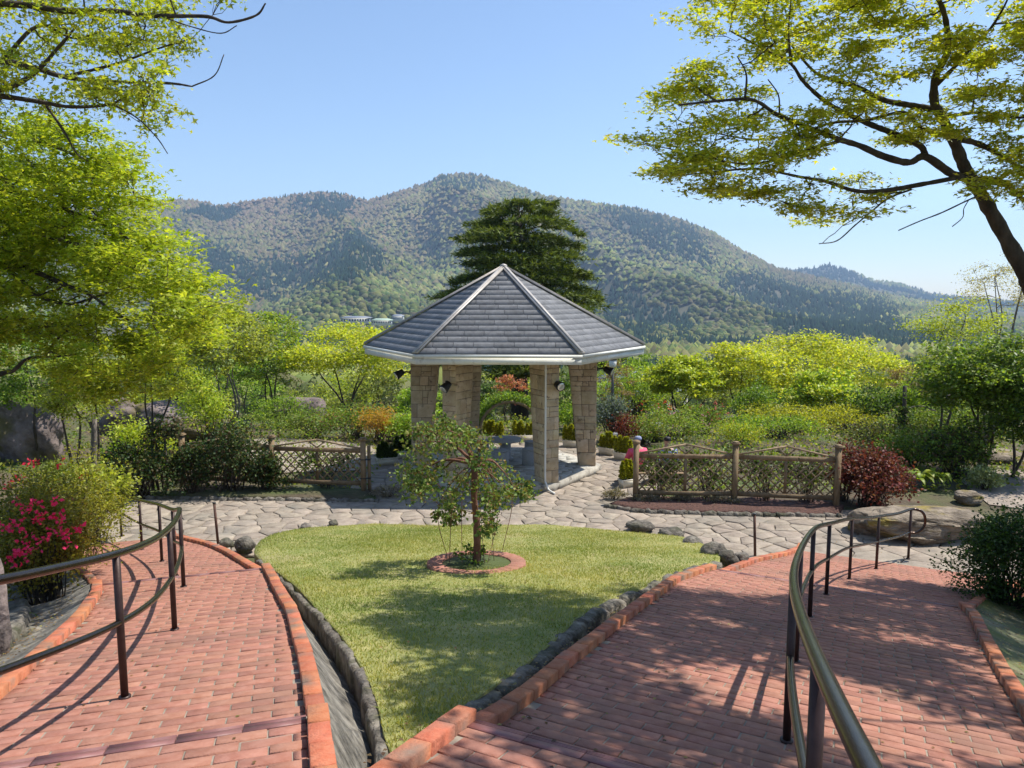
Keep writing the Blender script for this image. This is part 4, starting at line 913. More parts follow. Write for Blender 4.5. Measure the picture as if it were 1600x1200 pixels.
CL = [(-120,175),(60,185),(140,205),(212,235),(200,262),(225,300),(240,332),(275,372),(290,415),(310,440),(322,470),(345,500),(335,560),(270,610),(190,640),(120,600),(60,560),(-120,570)]
HL = [(52,400,12),(70,445,9),(20,565,14)]; AP = []
while len(AP) < 365:
    x, y = rg.uniform(-120, 345), rg.uniform(175, 640)
    if not inpoly(x, y, CL) or any(math.hypot(x-a, y-b) < c for a, b, c in HL): continue
    if y > 540 and rg.random() < .35: continue
    AP.append(at(x, y, rg.uniform(7.6, 10.6)))
tree_from('maple_tree', ta[0]-[0, 0, .2], 'lush bright green maple overhanging the azalea bank', 'tree', AL_, AP, rg.uniform(.22, .40, len(AP)), .12, 200, .053, [(.20,.29,.02), (.30,.40,.03), (.42,.49,.045), (.52,.55,.06)], MAPLE, seed=23, up=.68, droop=.4, twigs=5, br=(.016, .006), tw=.0025, sub=9, tight=.33, sag=-.03)
tb_ = np.array([(-8.8, 6.4, 2.0), (-8.6, 6.4, 4.5), (-8.0, 6.5, 7.0), (-7.0, 6.8, 8.8)]); BLm = [(tb_, .18, .06)]
for l, d0, d1, r0 in [([(-250,-10),(-80,-5),(0,5),(50,9),(100,17),(175,17),(225,24),(275,25),(325,26),(357,35),(400,24),(415,5)], 6.7, 6.6, .035), ([(-250,70),(-100,80),(0,95),(50,105),(100,120),(162,127),(262,130),(300,135)], 6.7, 7.0, .04), ([(-250,150),(-100,140),(0,150),(62,159),(112,167),(175,162),(207,140)], 6.7, 6.9, .035),
    ([(-250,160),(-80,150),(0,140),(50,117),(95,70),(120,40)], 6.7, 6.8, .04), ([(72,165),(100,205),(120,240),(138,252)], 6.9, 6.8, .012), ([(0,100),(60,40),(120,60),(200,30)], 7, 7.2, .02), ([(100,120),(180,100),(250,75),(300,60)], 6.9, 7, .015), ([(175,162),(215,185),(245,215),(262,240)], 6.9, 6.9, .008), ([(300,135),(335,118),(350,85)], 7, 7, .006), ([(250,25),(300,42),(345,52),(370,40)], 6.6, 6.6, .006)]:
    BLm.append((PXL(l, d0, d1), r0, max(.004, r0*.18)))
CB = [(-120,-60),(420,-60),(405,12),(340,20),(270,22),(270,45),(318,75),(340,130),(300,138),(262,150),(252,205),(225,195),(180,168),(120,180),(-120,170)]; BP = []
while len(BP) < 105:
    x, y = rg.uniform(-120, 420), rg.uniform(-60, 205)
    if not inpoly(x, y, CB) or (y > 30 and x < 130 and rg.random() < .45) or (x > 270 and y < 40 and rg.random() < .7): continue
    BP.append(at(x, y, rg.uniform(6.0, 8.2)))
tree_from('overhanging_tree', tb_[0]-[0, 0, .2], 'sparse young-leaved tree with dark level boughs above the green maple', 'tree', BLm, BP, rg.uniform(.16, .32, len(BP)), .09, 125, .04, YG+[(.22,.25,.03)], MAPLE, seed=29, up=.55, droop=.2, twigs=7, br=(.012, .005), tw=.0022, tight=.36, sag=-.03)
# ---- deodar-like cedar behind the pavilion: stacked level plates
def cedar(px, y, ptop, pbot, wpx, label, seed):
    x = (px-800)/F*y; zg = float(gz(x, y)); zt = at(px, ptop, y)[2]; base = np.array([x, y, zg-.2]); rg = np.random.default_rng(seed); root = thing('cedar_tree', base, label, 'tree')
    A = Acc(); V, Q, T = tube(np.array([base, [x, y, zg+2.5], [x+.05, y, zg+5], [x-.05, y, zt-1.5], [x-.1, y, zt-.15]]), [.5, .42, .32, .14, .04], 12); A.add(V, Q, T); C_ = []
    zlow = at(px, pbot, y)[2]; n = 84; hw = wpx/F*y/2
    for k in range(n):
        f = (k+rg.uniform(0, 1))/n; z = zt-.25-(zt-zlow)*f; L_ = hw*(.46+.62*f**.75)*rg.uniform(.78, 1.12)
        if f < .06: L_ *= .75
        a = k*2.399+rg.normal(0, .2); e = np.array([math.cos(a), math.sin(a), 0]); tip = np.array([x, y, z])+e*L_+[0, 0, -.05*L_+rg.normal(.1, .1)]
        P = np.array([[x, y, z-.1], np.array([x, y, z])+e*L_*.4+[0, 0, .18], np.array([x, y, z])+e*L_*.75+[0, 0, .1], tip]); P = smoothline(P, 5); V, Q, T = tube(P, np.linspace(.07*(.4+f), .012, len(P)), 5, False); A.add(V, Q)
        sd = np.array([-e[1], e[0], 0]); m = int(230+360*f)
        t = rg.uniform(.22, 1.03, m)**.8; s_ = rg.normal(0, 1, m)*(.30*L_*(1-.45*t)*(.5+t*.8)).clip(.15, 9)*.8; b = np.stack([np.interp(t, np.linspace(0, 1, len(P)), P[:, c]) for c in range(3)], 1)
        # sprays gather in tufts
        s_ = np.round(s_/.34)*.34+rg.normal(0, .08, m); q = b+sd*s_[:, None]+np.stack([rg.normal(0, .05, m), rg.normal(0, .05, m), rg.normal(0, .05, m)-.07*np.abs(s_)], 1); C_.append(np.c_[q, np.tile(e, (m, 1))])
    C_ = np.vstack(C_); A.out('trunk', M['bark'], root, True)
    out = C_[:, 3:]; V, T, C = leaves(C_[:, :3], .36, [(.05,.075,.015), (.10,.14,.022), (.18,.22,.035)], SPRIG, .5, .6, out, seed+1); mk('crown', V, T, M['leafdark'], root, col=C); return root
cedar(812, 40, 310, 565, 292, 'tall dark green cedar with level boughs behind the pavilion', 41)
# ---- trees of the middle distance
GT = garden_tree
GT(352, 25, 440, 150, 190, 'loose pale green tree with thin forked trunks behind the purple boulder', OL+YG[1:], 51, lsize=.105, n=80, nleaf=110, stems=4, bark='barkgrey')
GT(420, 33, 470, 130, 150, 'bright green bushy tree between the forked tree and the yellow tree', BG+OL[1:], 57, lsize=.13, n=60, nleaf=110, zmin=-.9)
GT(545, 34, 492, 215, 125, 'rounded yellow-green maple behind the pavilion\'s outer pillar', YY, 52, lsize=.14, n=84, nleaf=120, stems=4, flat=.22)
GT(230, 17.5, 520, 130, 110, 'lime green small maple hanging over the purple boulder', YG, 53, lsize=.07, n=70, nleaf=120, stems=3, zmin=-.95)
GT(120, 15.5, 530, 150, 130, 'pale lime maple shrub tree above the azalea bank', OL[1:]+YG, 54, lsize=.06, n=80, nleaf=120, stems=3, zmin=-.95)
GT(40, 19, 470, 190, 180, 'shaded green tree behind the bright maple', GR, 55, lsize=.09, n=70, nleaf=110, stems=2, zmin=-.95)
GT(270, 27, 505, 130, 130, 'deep green tree trunked with slim dark stems behind the lime maple', GR+YG[:1], 56, lsize=.12, n=60, nleaf=110, stems=3, zmin=-.9)
for k, (px, y, pt, wp, hp, lb, cl) in enumerate([(1165, 36, 520, 150, 125, 'flat-topped yellow-green maple, first of the maple row beyond the roses', YY+YG[1:2]), (1258, 38, 509, 175, 120, 'tallest flat-topped maple of the row beyond the roses', YY+YG[1:2]), (1345, 41, 521, 170, 120, 'yellow maple at the dark end of the maple row', YY), (1062, 33, 548, 110, 90, 'small airy yellow-green maple in front of the blue-grey roof', YG), (1300, 32, 575, 130, 75, 'low lime maple crouching under the maple row', BG+YY[1:])]):
    GT(px, y, pt, wp, hp, lb, cl, 61+k, lsize=.15, n=72, nleaf=115, stems=4, flat=.22, group='maples beyond the rose garden')
GT(1550, 19.5, 505, 215, 190, 'dark shaded broad tree beside the garden path', GR+OL[:2], 71, lsize=.105, n=110, nleaf=140, stems=3, shell=.3)
GT(1600, 19, 540, 150, 200, 'deep green leafy tree overhanging the shady lane', GR+DK[1:], 72, lsize=.085, n=70, nleaf=120, stems=2)
GT(1480, 27, 535, 110, 120, 'olive green loose tree between the maple row and the shady lane', OL+GR[1:2], 76, lsize=.09, n=50, nleaf=110)
GT(1480, 22, 462, 150, 95, 'thin yellow-green maple with a long level bough before the far ridge', YG+YY[:2], 73, lsize=.07, n=34, nleaf=120, stems=2, flat=.35, padr=.2, xoff=.3)
GT(1560, 23, 388, 150, 130, 'airy budding tree with bare fine twigs under the leaning trunk', [(.32,.26,.08), (.40,.34,.08), (.36,.36,.05)], 74, lsize=.05, n=80, nleaf=42, stems=5, padr=.14, bark='barkgrey')
GT(960, 31, 545, 70, 120, 'russet budding tree beside the black garden lamp', [(.24,.15,.07), (.22,.19,.06), (.28,.2,.1)], 75, lsize=.08, n=28, nleaf=75, stems=3)
GT(795, 33, 575, 60, 80, 'coral pink flowering tree behind the pavilion', [(.50,.14,.10), (.62,.24,.17), (.2,.2,.05)], 77, lsize=.08, n=26, nleaf=90)
GT(895, 28, 575, 70, 120, 'dense dark green conical hedge tree behind the downpipe pillar', GR[:2]+DK[2:], 78, lsize=.07, n=50, nleaf=120, shell=.6)
GT(745, 28, 578, 70, 110, 'dark glossy evergreen beside the ivy arch', GR[:2]+DK, 79, lsize=.07, n=44, nleaf=120, shell=.6)
GT(1420, 30, 560, 70, 70, 'rusty budding shrub tree by the tall rose post', [(.26,.16,.08), (.22,.2,.07)], 80, lsize=.07, n=26, nleaf=80)
#PART5
# ------------------------------------------------------------------ rose tree in its brick ring on the lawn
rb = hit(744, 886, zW); rb = rb+np.array([0, .1, 0]); rb[2] = float(zW(rb[0], rb[1]))
ringo = thing('brick_planter_ring', rb, 'circular brick planting ring round the rose tree on the lawn', 'planter')
tv, tq = bevbox(.2, .112, .22, .008); tv[:, 1] *= 1+.35*tv[:, 0]/.1*.5
rme = mesh('ring_brick', tv, tq, M['brick'])
for k in range(30):
    a = k*2*math.pi/30; c = rb+np.array([math.cos(a)*.56, math.sin(a)*.56, .062-.197*math.sin(a)*.56*.55]); u = np.array([math.cos(a), math.sin(a), -.10*math.sin(a)]); u /= np.linalg.norm(u); vv = np.cross((0, 0, 1), u); vv /= np.linalg.norm(vv); ww = np.cross(u, vv)
    link('ring_brick', rme, ringo, Matrix(((u[0], vv[0], ww[0], c[0]), (u[1], vv[1], ww[1], c[1]), (u[2], vv[2], ww[2], c[2]), (0, 0, 0, 1))))
V, Fs = prism(rb[:2]+.48*np.array([[math.cos(a), math.sin(a)] for a in np.linspace(0, 6.28, 24, endpoint=False)]), rb[2]-.2, rb[2]+.04); V[24:, 2] -= .1*(V[24:, 1]-rb[1]); mk('ring_soil', V, Fs, M['soil'], ringo)
rg = np.random.default_rng(77); yr = rb[1]
head = at(742, 725, yr); limbs = [([rb-[0, 0, .1], rb+[0.01, 0, .5], at(741, 780, yr), head], .052, .04)]
pads = []
for x, y, w_ in [(660,700,30),(690,675,28),(720,685,26),(640,735,24),(655,770,26),(700,770,24),(690,725,30),(755,700,28),(775,725,26),(790,760,26),(800,775,18),(760,770,24),(730,750,22),(670,745,26),(715,790,16),(760,800,16),(705,660,16),(668,678,16),(780,790,18),(640,755,18),(735,672,18),(700,700,20),(745,735,18),(820,770,10),(705,810,12),(760,820,12),(690,795,12)]:
    for r_ in range(2): pads.append(np.r_[at(x+rg.normal(0, 7), y+rg.normal(0, 7), yr+rg.uniform(-.75, .75)), w_])
pads = np.array(pads)
for e in [(670,690),(700,672),(760,695),(650,740),(790,740),(690,735),(775,760),(720,690)]:
    p = at(*e, yr+rg.uniform(-.5, .5)); limbs.append(([head, head+(p-head)*.5+[0, 0, .12], p], .026, .008))
for e, f in [((684,800),(700,875)),((707,790),(702,880)),((765,790),(772,878)),((778,800),(762,880)),((722,780),(722,880)),((750,790),(757,880)),((800,780),(785,860))]:
    p, q = at(*e, yr+rg.uniform(-.3, .3)), at(f[0], f[1], yr+rg.uniform(-.3, .2)); q[2] = max(q[2], rb[2]+.03); limbs.append(([head, at((742+e[0])/2, 745, yr), p, q], .009, .004))
tree_from('rose_tree', rb-[0, 0, .05], 'weeping standard rose tree with stout trunk in the brick ring', 'tree', limbs, pads[:, :3], pads[:, 3]/F*yr*.95, pads[:, 3]/F*yr*.6, 92, .058, [(.06,.11,.025), (.11,.18,.035), (.17,.25,.05), (.24,.28,.07), (.24,.14,.06)], OVAL, 'leafdark', 'redbark', 88, .3, .3, twigs=5, br=(.012, .005), tw=.002, tight=.42)
shrub(742, 884, 60, 26, 'low weeds growing inside the brick ring', GR+DK[1:], 89, 'weed_clump', lsize=.045, n=10, nleaf=26, fn=lambda x, y: float(zW(x, y))+.04, cat='weeds', y=yr)
# ------------------------------------------------------------------ shrubs
S = shrub
PK = [(.90,.025,.11), (.92,.05,.17), (.85,.02,.08)]
# azalea bank, left
fl = lambda l: [hit(*a, gz)*0+at(*a, 8.0) for a in l]
S(50, 905, 190, 215, 'azalea bush with pink blossoms beside the sunlit ramp', [(.13,.15,.02), (.24,.23,.03), (.32,.28,.04), (.20,.11,.03)], 101, 'azalea_bush', lsize=.042, n=70, nleaf=150, up=.5, y=8.6, flowers=(PK, 64, .052, [at(*a, 7.72) for a in [(55,795),(70,800),(80,790),(62,808),(90,815),(45,790),(105,830),(115,835),(112,822),(68,840),(40,820),(5,812),(15,822),(25,865),(42,868),(32,862)]], .055))
S(95, 800, 170, 200, 'yellow-green azalea bush above the pink blossoming one', [(.14,.17,.02), (.26,.26,.03), (.34,.30,.05)], 102, 'azalea_bush', lsize=.04, n=60, nleaf=140, up=.5, y=10.8)
S(20, 790, 170, 215, 'olive azalea bush below the leaning purple rock', [(.12,.14,.02), (.22,.22,.03), (.30,.25,.05)], 103, 'azalea_bush', lsize=.04, n=60, nleaf=130, up=.5, y=9.6, flowers=([(.5,.03,.08), (.62,.05,.14)], 6, .05))
S(60, 640, 110, 70, 'red flowering shrub among the lime maples', [(.14,.18,.03), (.22,.27,.03)], 104, 'flowering_shrub', lsize=.05, n=24, nleaf=70, y=13.2, lift=1.0, flowers=([(.55,.02,.05), (.66,.05,.08)], 16, .07))
for k, (px, w_, h_, yy, lb, cl) in enumerate([(120, 130, 120, 13.6, 'pale lime shrub between the steep rock and the dark roses', OL[1:]+YG[1:]), (215, 120, 90, 19.5, 'lime maple seedling clump before the purple-grey boulder', YG), (30, 110, 80, 12.2, 'soft green shrub climbing the steep purple rock', BG+OL), (320, 110, 110, 21.5, 'fresh lime bush at the foot of the forked tree', YG+BG[1:])]):
    S(px, 700, w_, h_, lb, cl, 161+k, 'lime_shrub', lsize=.07, n=46, nleaf=95, y=yy, up=.5, lift=.25*(k != 1), padk=.3)
# right round dark bush
S(1612, 930, 200, 180, 'dense dark green rounded bush at the mossy gutter', DK+[(.05,.11,.02), (.10,.17,.03)], 105, 'round_bush', lsize=.045, n=90, nleaf=170, up=.5, y=9.8, shell=.6, zmin=-.8, padk=.26)
# roses by the left trellis
for k, (px, pb, w_, h_, yy, lb) in enumerate([(205, 765, 150, 95, 17.0, 'dark rose bush between the azaleas and the standard rose'), (350, 765, 145, 115, 17.4, 'tall dark rose mound burying the end of the trellis'), (405, 765, 70, 62, 17.5, 'climbing rose thinning out along the trellis'), (290, 768, 90, 85, 17.2, 'dark rose bush behind the standard rose')]):
    S(px, pb, w_, h_, lb, DR+DK+[(.10,.13,.06)], 111+k, 'rose_bush', lsize=.075, n=44, nleaf=75, mat='leafdark', y=yy, group='dark roses by the trellis', up=.35, dep=.5)
S(500, 720, 90, 50, 'climbing rose leaves over the middle of the open trellis', DR+GR, 118, 'climbing_rose', lsize=.07, n=16, nleaf=45, y=17.65, dep=.25, lift=.35, mat='leafdark')
sr = np.array([-8.0, 17.3, -.05]); p = at(256, 672, 17.3)
tree_from('standard_rose', sr+[0.05, 0, 0], 'standard rose with a bare stem and round dark head', 'tree', [([np.array([p[0], 17.3, -.05]), np.array([p[0]+.02, 17.3, .7]), p], .035, .028)], ellpads(p, .42, .38, .3, 18, 120), .16, .12, 60, .07, DR, OVAL, 'leafdark', 'barkgrey', 120, .35, .2, twigs=3)
# roses on the right trellis
for k, (px, w_, h_, lf, yy) in enumerate([(1035, 80, 65, .35, 16.75), (1110, 80, 62, .38, 16.75), (1205, 100, 65, .38, 16.65), (1270, 90, 70, .4, 16.5)]):
    S(px, 780, w_, h_, ['rose climbing the lattice beside the ball-capped post', 'rose climbing the lattice against the middle post', 'rose climbing the second lattice bay', 'rose spilling over the top rail by the red-leaved bush'][k], DR+GR+[(.16,.2,.05)], 131+k, 'climbing_rose', lsize=.072, n=20, nleaf=48, y=yy, dep=.22, lift=lf, mat='leafdark', up=.35, zmin=-.95)
S(1374, 785, 152, 105, 'red-leaved bush beside the trellis end post', RD+[(.05,.05,.02)], 141, 'red_leaved_bush', lump=.55, shell=.3, padk=.24, lsize=.075, n=84, nleaf=85, mat='leafdark', y=16.4, up=.35)
S(1330, 770, 70, 85, 'red-leaved shoots leaning on the trellis end post', RD, 142, 'red_leaved_bush', lsize=.07, n=24, nleaf=70, mat='leafdark', y=16.9, up=.35)
# grey dry plants in the beds
for k, (px, pb, w_) in enumerate([(1010,788,55),(1070,787,60),(1130,790,60),(960,782,40)]):
    S(px, pb, w_, 16, 'dry grey lavender tuft in the red pumice bed', [(.22,.19,.15), (.32,.28,.22), (.16,.15,.09)], 151+k, 'lavender_tuft', lsize=.07, n=14, nleaf=60, tmpl=NEEDLE, cat='plant', group='lavender tufts in the pumice bed', fn=zz, dep=.5)
S(605, 780, 70, 18, 'dry grey lavender tuft at the end of the left trellis', [(.18,.15,.12), (.28,.24,.19)], 156, 'lavender_tuft', lsize=.07, n=16, nleaf=60, tmpl=NEEDLE, cat='plant', fn=zz, dep=.6)
# borders behind the trellises and round the pavilion: px, base row, width, height, colours, look, flowers
RDF = ([(.75,.04,.02), (.85,.08,.05)], 26, .09); PF = ([(.70,.32,.36), (.75,.45,.45)], 14, .08)
B = [(480,690,110,36,OL+GR,'low mixed rose border behind the open trellis',None,.06), (545,690,90,40,GR+[(.25,.1,.06)],'reddish rose border by the orange shrub',None,.06),
 (590,695,62,42,OR,'orange-leaved round shrub beside the pavilion',None,.05), (640,700,70,40,BG,'fresh green shrub behind the dark conifer troughs',None,.06), (430,672,80,36,GR+BG,'leafy green shrub beside the grey rock',None,.06),
 (505,655,120,50,BG,'bright green hedge shrub behind the grey rock',None,.08), (590,650,110,50,BG+GR[1:],'bright green rhododendron left of the pavilion',PF,.08), (400,648,110,45,BG,'bright green hedge shrub behind the white-framed board',None,.08), (650,640,80,55,GR+BG,'dark-hearted rhododendron glimpsed between the pillars',None,.08), (460,630,120,45,YG,'lime hedge shrub under the yellow-green maple',None,.08),
 (340,690,60,30,BG,'fresh green clump beside the rose mound',None,.06), (180,760,80,40,BG,'bright weedy clump under the dark roses',None,.06),
 (1000,660,120,72,BG+GR[2:],'large light green shrub right of the pavilion',None,.08), (958,695,60,55,[(.09,.12,.11), (.14,.18,.17), (.18,.21,.2)],'blue-grey dwarf spruce beside the pavilion',None,.06), (975,700,50,36,RD,'small maroon shrub in front of the dwarf spruce',None,.05),
 (1027,660,44,26,GR,'red flowering azalea behind the dark bin',RDF,.05), (1083,650,40,24,GR,'small scarlet azalea under the airy maple',RDF,.05), (1110,680,60,36,GR+RD[:1],'coral-leaved shrub behind the trellis',([(.5,.1,.07), (.55,.16,.1)], 18, .07),.05), (1060,690,80,36,OL+BG,'mixed low border behind the trellis gable',PF,.05), (1010,700,70,34,OL+GR+RD[3:],'dusty rose border behind the ball-capped post',None,.05),
 (1130,640,100,60,GR+OL[1:],'rounded green shrub below the first maple',None,.08), (1185,668,70,46,GR,'dense green shrub before the maple row',None,.07), (1230,690,110,28,GR+BG,'low green shrub mass behind the middle post',None,.06), (1170,700,80,28,GO+BG,'yellow-green low border behind the middle post',None,.05), (1255,682,130,32,GO,'spreading golden juniper behind the trellis',None,.06), (1340,678,110,28,GO,'second golden juniper beside the rose posts',None,.06),
 (1205,645,34,36,GR[:2],'clipped dark cone before the maple row',None,.06), (1233,650,26,24,GO+GR[2:],'clipped lime cone before the maple row',None,.05), (1375,672,80,50,DK+GR,'dark shrub at the foot of the rose post',None,.07), (1430,672,40,50,BG,'bright green shrub between the two rose posts',None,.07),
 (1400,712,110,34,DR+OL,'dusky rose border behind the red-leaved bush',None,.06), (1450,700,90,40,GR+OL,'leafy border beside the dark lane',None,.06), (1520,690,120,46,GR+OL,'green border under the shaded broad tree',None,.06), (1580,680,90,60,GR+GY,'grey-green shrub at the lane bend',None,.07), (1510,755,90,62,DR+GR+[(.2,.26,.06)],'glossy green shrub behind the hosta',None,.07), (1440,740,90,44,OL+GR,'low olive shrub beside the red-leaved bush',None,.06),
 (1400,770,60,30,GY+DK[1:],'small grey-green plant at the foot of the red-leaved bush',None,.05), (1490,722,60,22,OL+RD[3:],'faded flowering clump on the far bed',PF,.05), (1560,720,50,14,BG,'fresh grass clump beside the lane',None,.05), (1545,770,40,26,[(.3,.34,.16), (.38,.42,.22)],'pale cream-leaved clump beside the lane',None,.05), (900,680,50,34,GR+BG,'shrub behind the trough beside the pillar',None,.06), (1085,630,70,40,BG,'sunny light green shrub under the airy maple',None,.08), (1290,640,110,50,GR+BG,'loose green shrub under the maple row',None,.08), (1370,630,110,55,BG+YG[:1],'lime green thicket before the rusty tree',None,.08), (980,640,70,40,BG+GR,'green shrub under the blue-grey roof',None,.07)]
for k, (px, pb, w_, h_, cl, lb, flo, ls) in enumerate(B):
    S(px, pb, w_*1.35, h_*1.4, lb, cl, 200+k, lsize=ls*1.25, n=int(18+w_*h_/150), nleaf=78, flowers=flo, up=.42)
# back rows on the falling slope, so the valley edge is planted
rgb = np.random.default_rng(9)
for k, px in enumerate(np.linspace(250, 1560, 24)):
    if 680 < px < 930 and k % 2: continue
    y = rgb.uniform(44, 60); GT(px+rgb.normal(0, 12), y, 575+rgb.uniform(-28, 22), rgb.uniform(75, 120), rgb.uniform(70, 100), ['lime green', 'olive', 'fresh green', 'deep green', 'yellowish olive'][k % 5]+' leafy tree on the slope beyond the garden', [YG, OL, BG, GR, OL+YY[:1]][k % 5], 300+k, name='slope_tree', lsize=.19, n=34, nleaf=80, stems=2, group='trees on the slope beyond the garden')
# ground cover under everything in the beds
n = 50000; x = RNG.uniform(-19, 19, n); y = 17.6+RNG.uniform(0, 1, n)**1.2*24; ok = ~inpoly(x, y, plz) & (np.abs(x) < y*.75+1) & (noise2(x, y, 33, 3, .5) > -.55); x, y = x[ok], y[ok]
lanep = [hit(a, b, gz)[:2] for a, b in [(1450,800),(1600,830),(1700,830),(1700,745),(1560,740),(1500,760)]]
C_ = np.stack([x, y, gz(x, y)+RNG.uniform(0, 1, len(x))*(.12+.30*np.clip(noise2(x, y, 38, 3, 1.4)+.3, 0, 1))], 1); V, T, C = leaves(C_, .10, [(.08,.14,.02), (.18,.27,.04), (.30,.33,.06), (.22,.17,.06)], OVAL, .5, 0, None, 34)
tag(mk('ground_cover', V, T, M['leaf'], col=C), 'low leafy ground cover in the garden beds', 'ground cover', kind='stuff')
n = 15000; x = RNG.uniform(-14, -2, n); y = RNG.uniform(2, 19, n); q, v = RL.sv(x, y); ok = (RL.vl(np.minimum(q, 15.4))-v > 1.0) & (noise2(x, y, 35, 3, .8) > -.3); x, y = x[ok], y[ok]
C_ = np.stack([x, y, gz(x, y)+RNG.uniform(0, .12, len(x))], 1); V, T, C = leaves(C_, .055, [(.07,.10,.02), (.15,.18,.04), (.25,.18,.09), (.22,.14,.08)], OVAL, .5, 0, None, 36)
tag(mk('bank_ground_cover', V, T, M['leaf'], col=C), 'weeds and dry leaves covering the azalea bank', 'ground cover', kind='stuff')
n = 9000; x = RNG.uniform(3, 14, n); y = RNG.uniform(2, 16, n); q, v = RR.sv(x, y); ok = (v-RR.vr(np.minimum(q, 14.3)) > 1.1) & ((q > 14.6) | (v > 2.6)) & ~inpoly(x, y, plz); x, y = x[ok], y[ok]
C_ = np.stack([x, y, gz(x, y)+RNG.uniform(0, .1, len(x))], 1); V, T, C = leaves(C_, .05, [(.05,.08,.02), (.10,.14,.03), (.16,.13,.06)], OVAL, .5, 0, None, 37)
tag(mk('shade_ground_cover', V, T, M['leaf'], col=C), 'low plants on the bank beside the shaded ramp', 'ground cover', kind='stuff')
# fallen leaves on the bricks and the lawn
LC = []
for r_, n in ((RL, 150), (RR, 520)):
    q = RNG.uniform(2.5, 14, n); u = RNG.beta(.6, .6, n); v = r_.vl(q)+u*(r_.vr(q)-r_.vl(q)); x, y = r_.xy(q, v); LC.append(np.stack([x, y, r_.z(q)+.004], 1))
x, y = RNG.uniform(-4, 3.2, 900), RNG.uniform(3.4, 14.5, 900); ok = inpoly(x, y, LP); LC.append(np.stack([x[ok], y[ok], zW(x[ok], y[ok])+.03], 1))
x, y = RNG.uniform(-9, 8, 700), RNG.uniform(13, 17, 700); ok = inpoly(x, y, plz); LC.append(np.stack([x[ok], y[ok], 0*x[ok]+.008], 1))
qs = RNG.uniform(2, 10, 700); v = RR.vl(qs)-.1-RNG.uniform(0, .35, 700); x, y = RR.xy(qs, v); LC.append(np.stack([x, y, RR.z(qs)-.14-.2*(RR.vl(qs)-.1-v)], 1))
qs = RNG.uniform(2, 12, 1100); v = RR.vr(qs)+.12+RNG.uniform(0, .8, 1100); x, y = RR.xy(qs, v); LC.append(np.stack([x, y, RR.z(qs)+.025-.2*(v-RR.vr(qs)-.1)-.045*np.sin((v-RR.vr(qs)-.1)*3.6)+.012], 1))
qs = RNG.uniform(2.5, 13, 700); v = RL.vl(qs)-.15-RNG.uniform(.1, .5, 700); x, y = RL.xy(qs, v); LC.append(np.stack([x, y, RL.z(qs)+.03-.34*(RL.vl(qs)-.09-v)], 1))
LC = np.concatenate(LC); V, T, C = leaves(LC, .026, [(.20,.11,.05), (.30,.20,.09), (.14,.08,.05), (.32,.30,.10)], OVAL, .93, 0, None, 39, .35)
tag(mk('fallen_leaves', V, T, M['leaf'], col=C), 'scattered dry leaves on the bricks, lawn and paving', 'leaf litter', kind='stuff')
# ------------------------------------------------------------------ boulders
rock(1440, 846, 178, 64, zz, 'large flat-topped layered boulder at the end of the shaded ramp', 401, 'boulder', 5, 'boulder', depth=.55, sink=.45, flat=.35, rough=.24, strata=11)
rock(262, 690, 190, 62, gz, 'long purple-grey boulder behind the dark roses', 402, 'pinkrock', 5, 'boulder', depth=.6, sink=.4, rough=.2)
rock(180, 680, 70, 50, gz, 'mossy brown end block of the purple-grey boulder', 403, 'pinkrock', 4, 'boulder', depth=.7, sink=.4)
rock(468, 668, 92, 46, gz, 'grey pointed rock among the low roses', 404, 'pinkrock', 4, 'boulder', depth=.6, sink=.35)
o = rock(4, 715, 150, 95, gz, 'steep purple rock slab leaning under the left maple', 405, 'pinkrock', 4, 'boulder', depth=.6, sink=.4); o.rotation_euler.y = R(28)
rock(-22, 1050, 64, 200, gz, 'dark lichen-spotted rock at the edge of the azalea bank', 406, 'pinkrock', 4, 'boulder', depth=.8, sink=.2)
rock(40, 1015, 44, 34, gz, 'grey stone beside the iris tuft', 407, 'edge', 3, 'rock'); rock(95, 985, 56, 30, gz, 'pale stone along the bank gutter', 408, 'edge', 3, 'rock')
rock(1560, 722, 80, 18, gz, 'sandy rock beside the shady lane', 409, 'boulder', 3, 'rock'); rock(560, 640, 70, 26, gz, 'half hidden rock below the yellow-green maple', 410, 'pinkrock', 3, 'rock'); rock(615, 690, 24, 14, gz, 'dark stone beside the orange shrub', 411, 'edge', 3, 'rock')
rock(1520, 790, 40, 22, gz, 'small rock beside the cream-leaved clump', 412, 'boulder', 3, 'rock')
# ------------------------------------------------------------------ hosta and iris: large leaves one by one
def leafblade(base, a, L_, w_, arch, n=6):
    e = np.array([math.cos(a), math.sin(a), 0]); sd = np.array([-e[1], e[0], 0]); V = []
    for k in range(n+1):
        t = k/n; c = base+e*L_*t*(1-.12*arch*t)+np.array([0, 0, L_*(arch*t*.9-arch*1.15*t*t)]); ww = w_*math.sin(math.pi*min(1, t*.92+.06))**.8/2
        V += [c-sd*ww+[0, 0, ww*.35], c-[0, 0, .0], c+sd*ww+[0, 0, ww*.35]]
    Q = [[3*k+c, 3*k+c+1, 3*k+c+4, 3*k+c+3] for k in range(n) for c in (0, 1)]; return np.array(V), np.array(Q)
hb = hit(1482, 772, gz); hb = hit(1482, 778, zz)+np.array([0, 1.0, .25]); ho = thing('hosta_plant', hb, 'yellow-green hosta clump behind the layered boulder', 'plant')
rh = random.Random(4)
for k in range(46):
    V, Q = leafblade(hb+[rh.uniform(-.38, .38), rh.uniform(-.2, .2), rh.uniform(-.05, .12)], rh.uniform(0, 6.28), rh.uniform(.26, .4), rh.uniform(.10, .16), rh.uniform(.5, 1.1)); c = np.array(rh.choice([(.28,.36,.03), (.36,.40,.04), (.20,.30,.03)])); mk('leaf', V, Q, M['leaf'], ho, True, np.tile(c, (len(V), 1)))
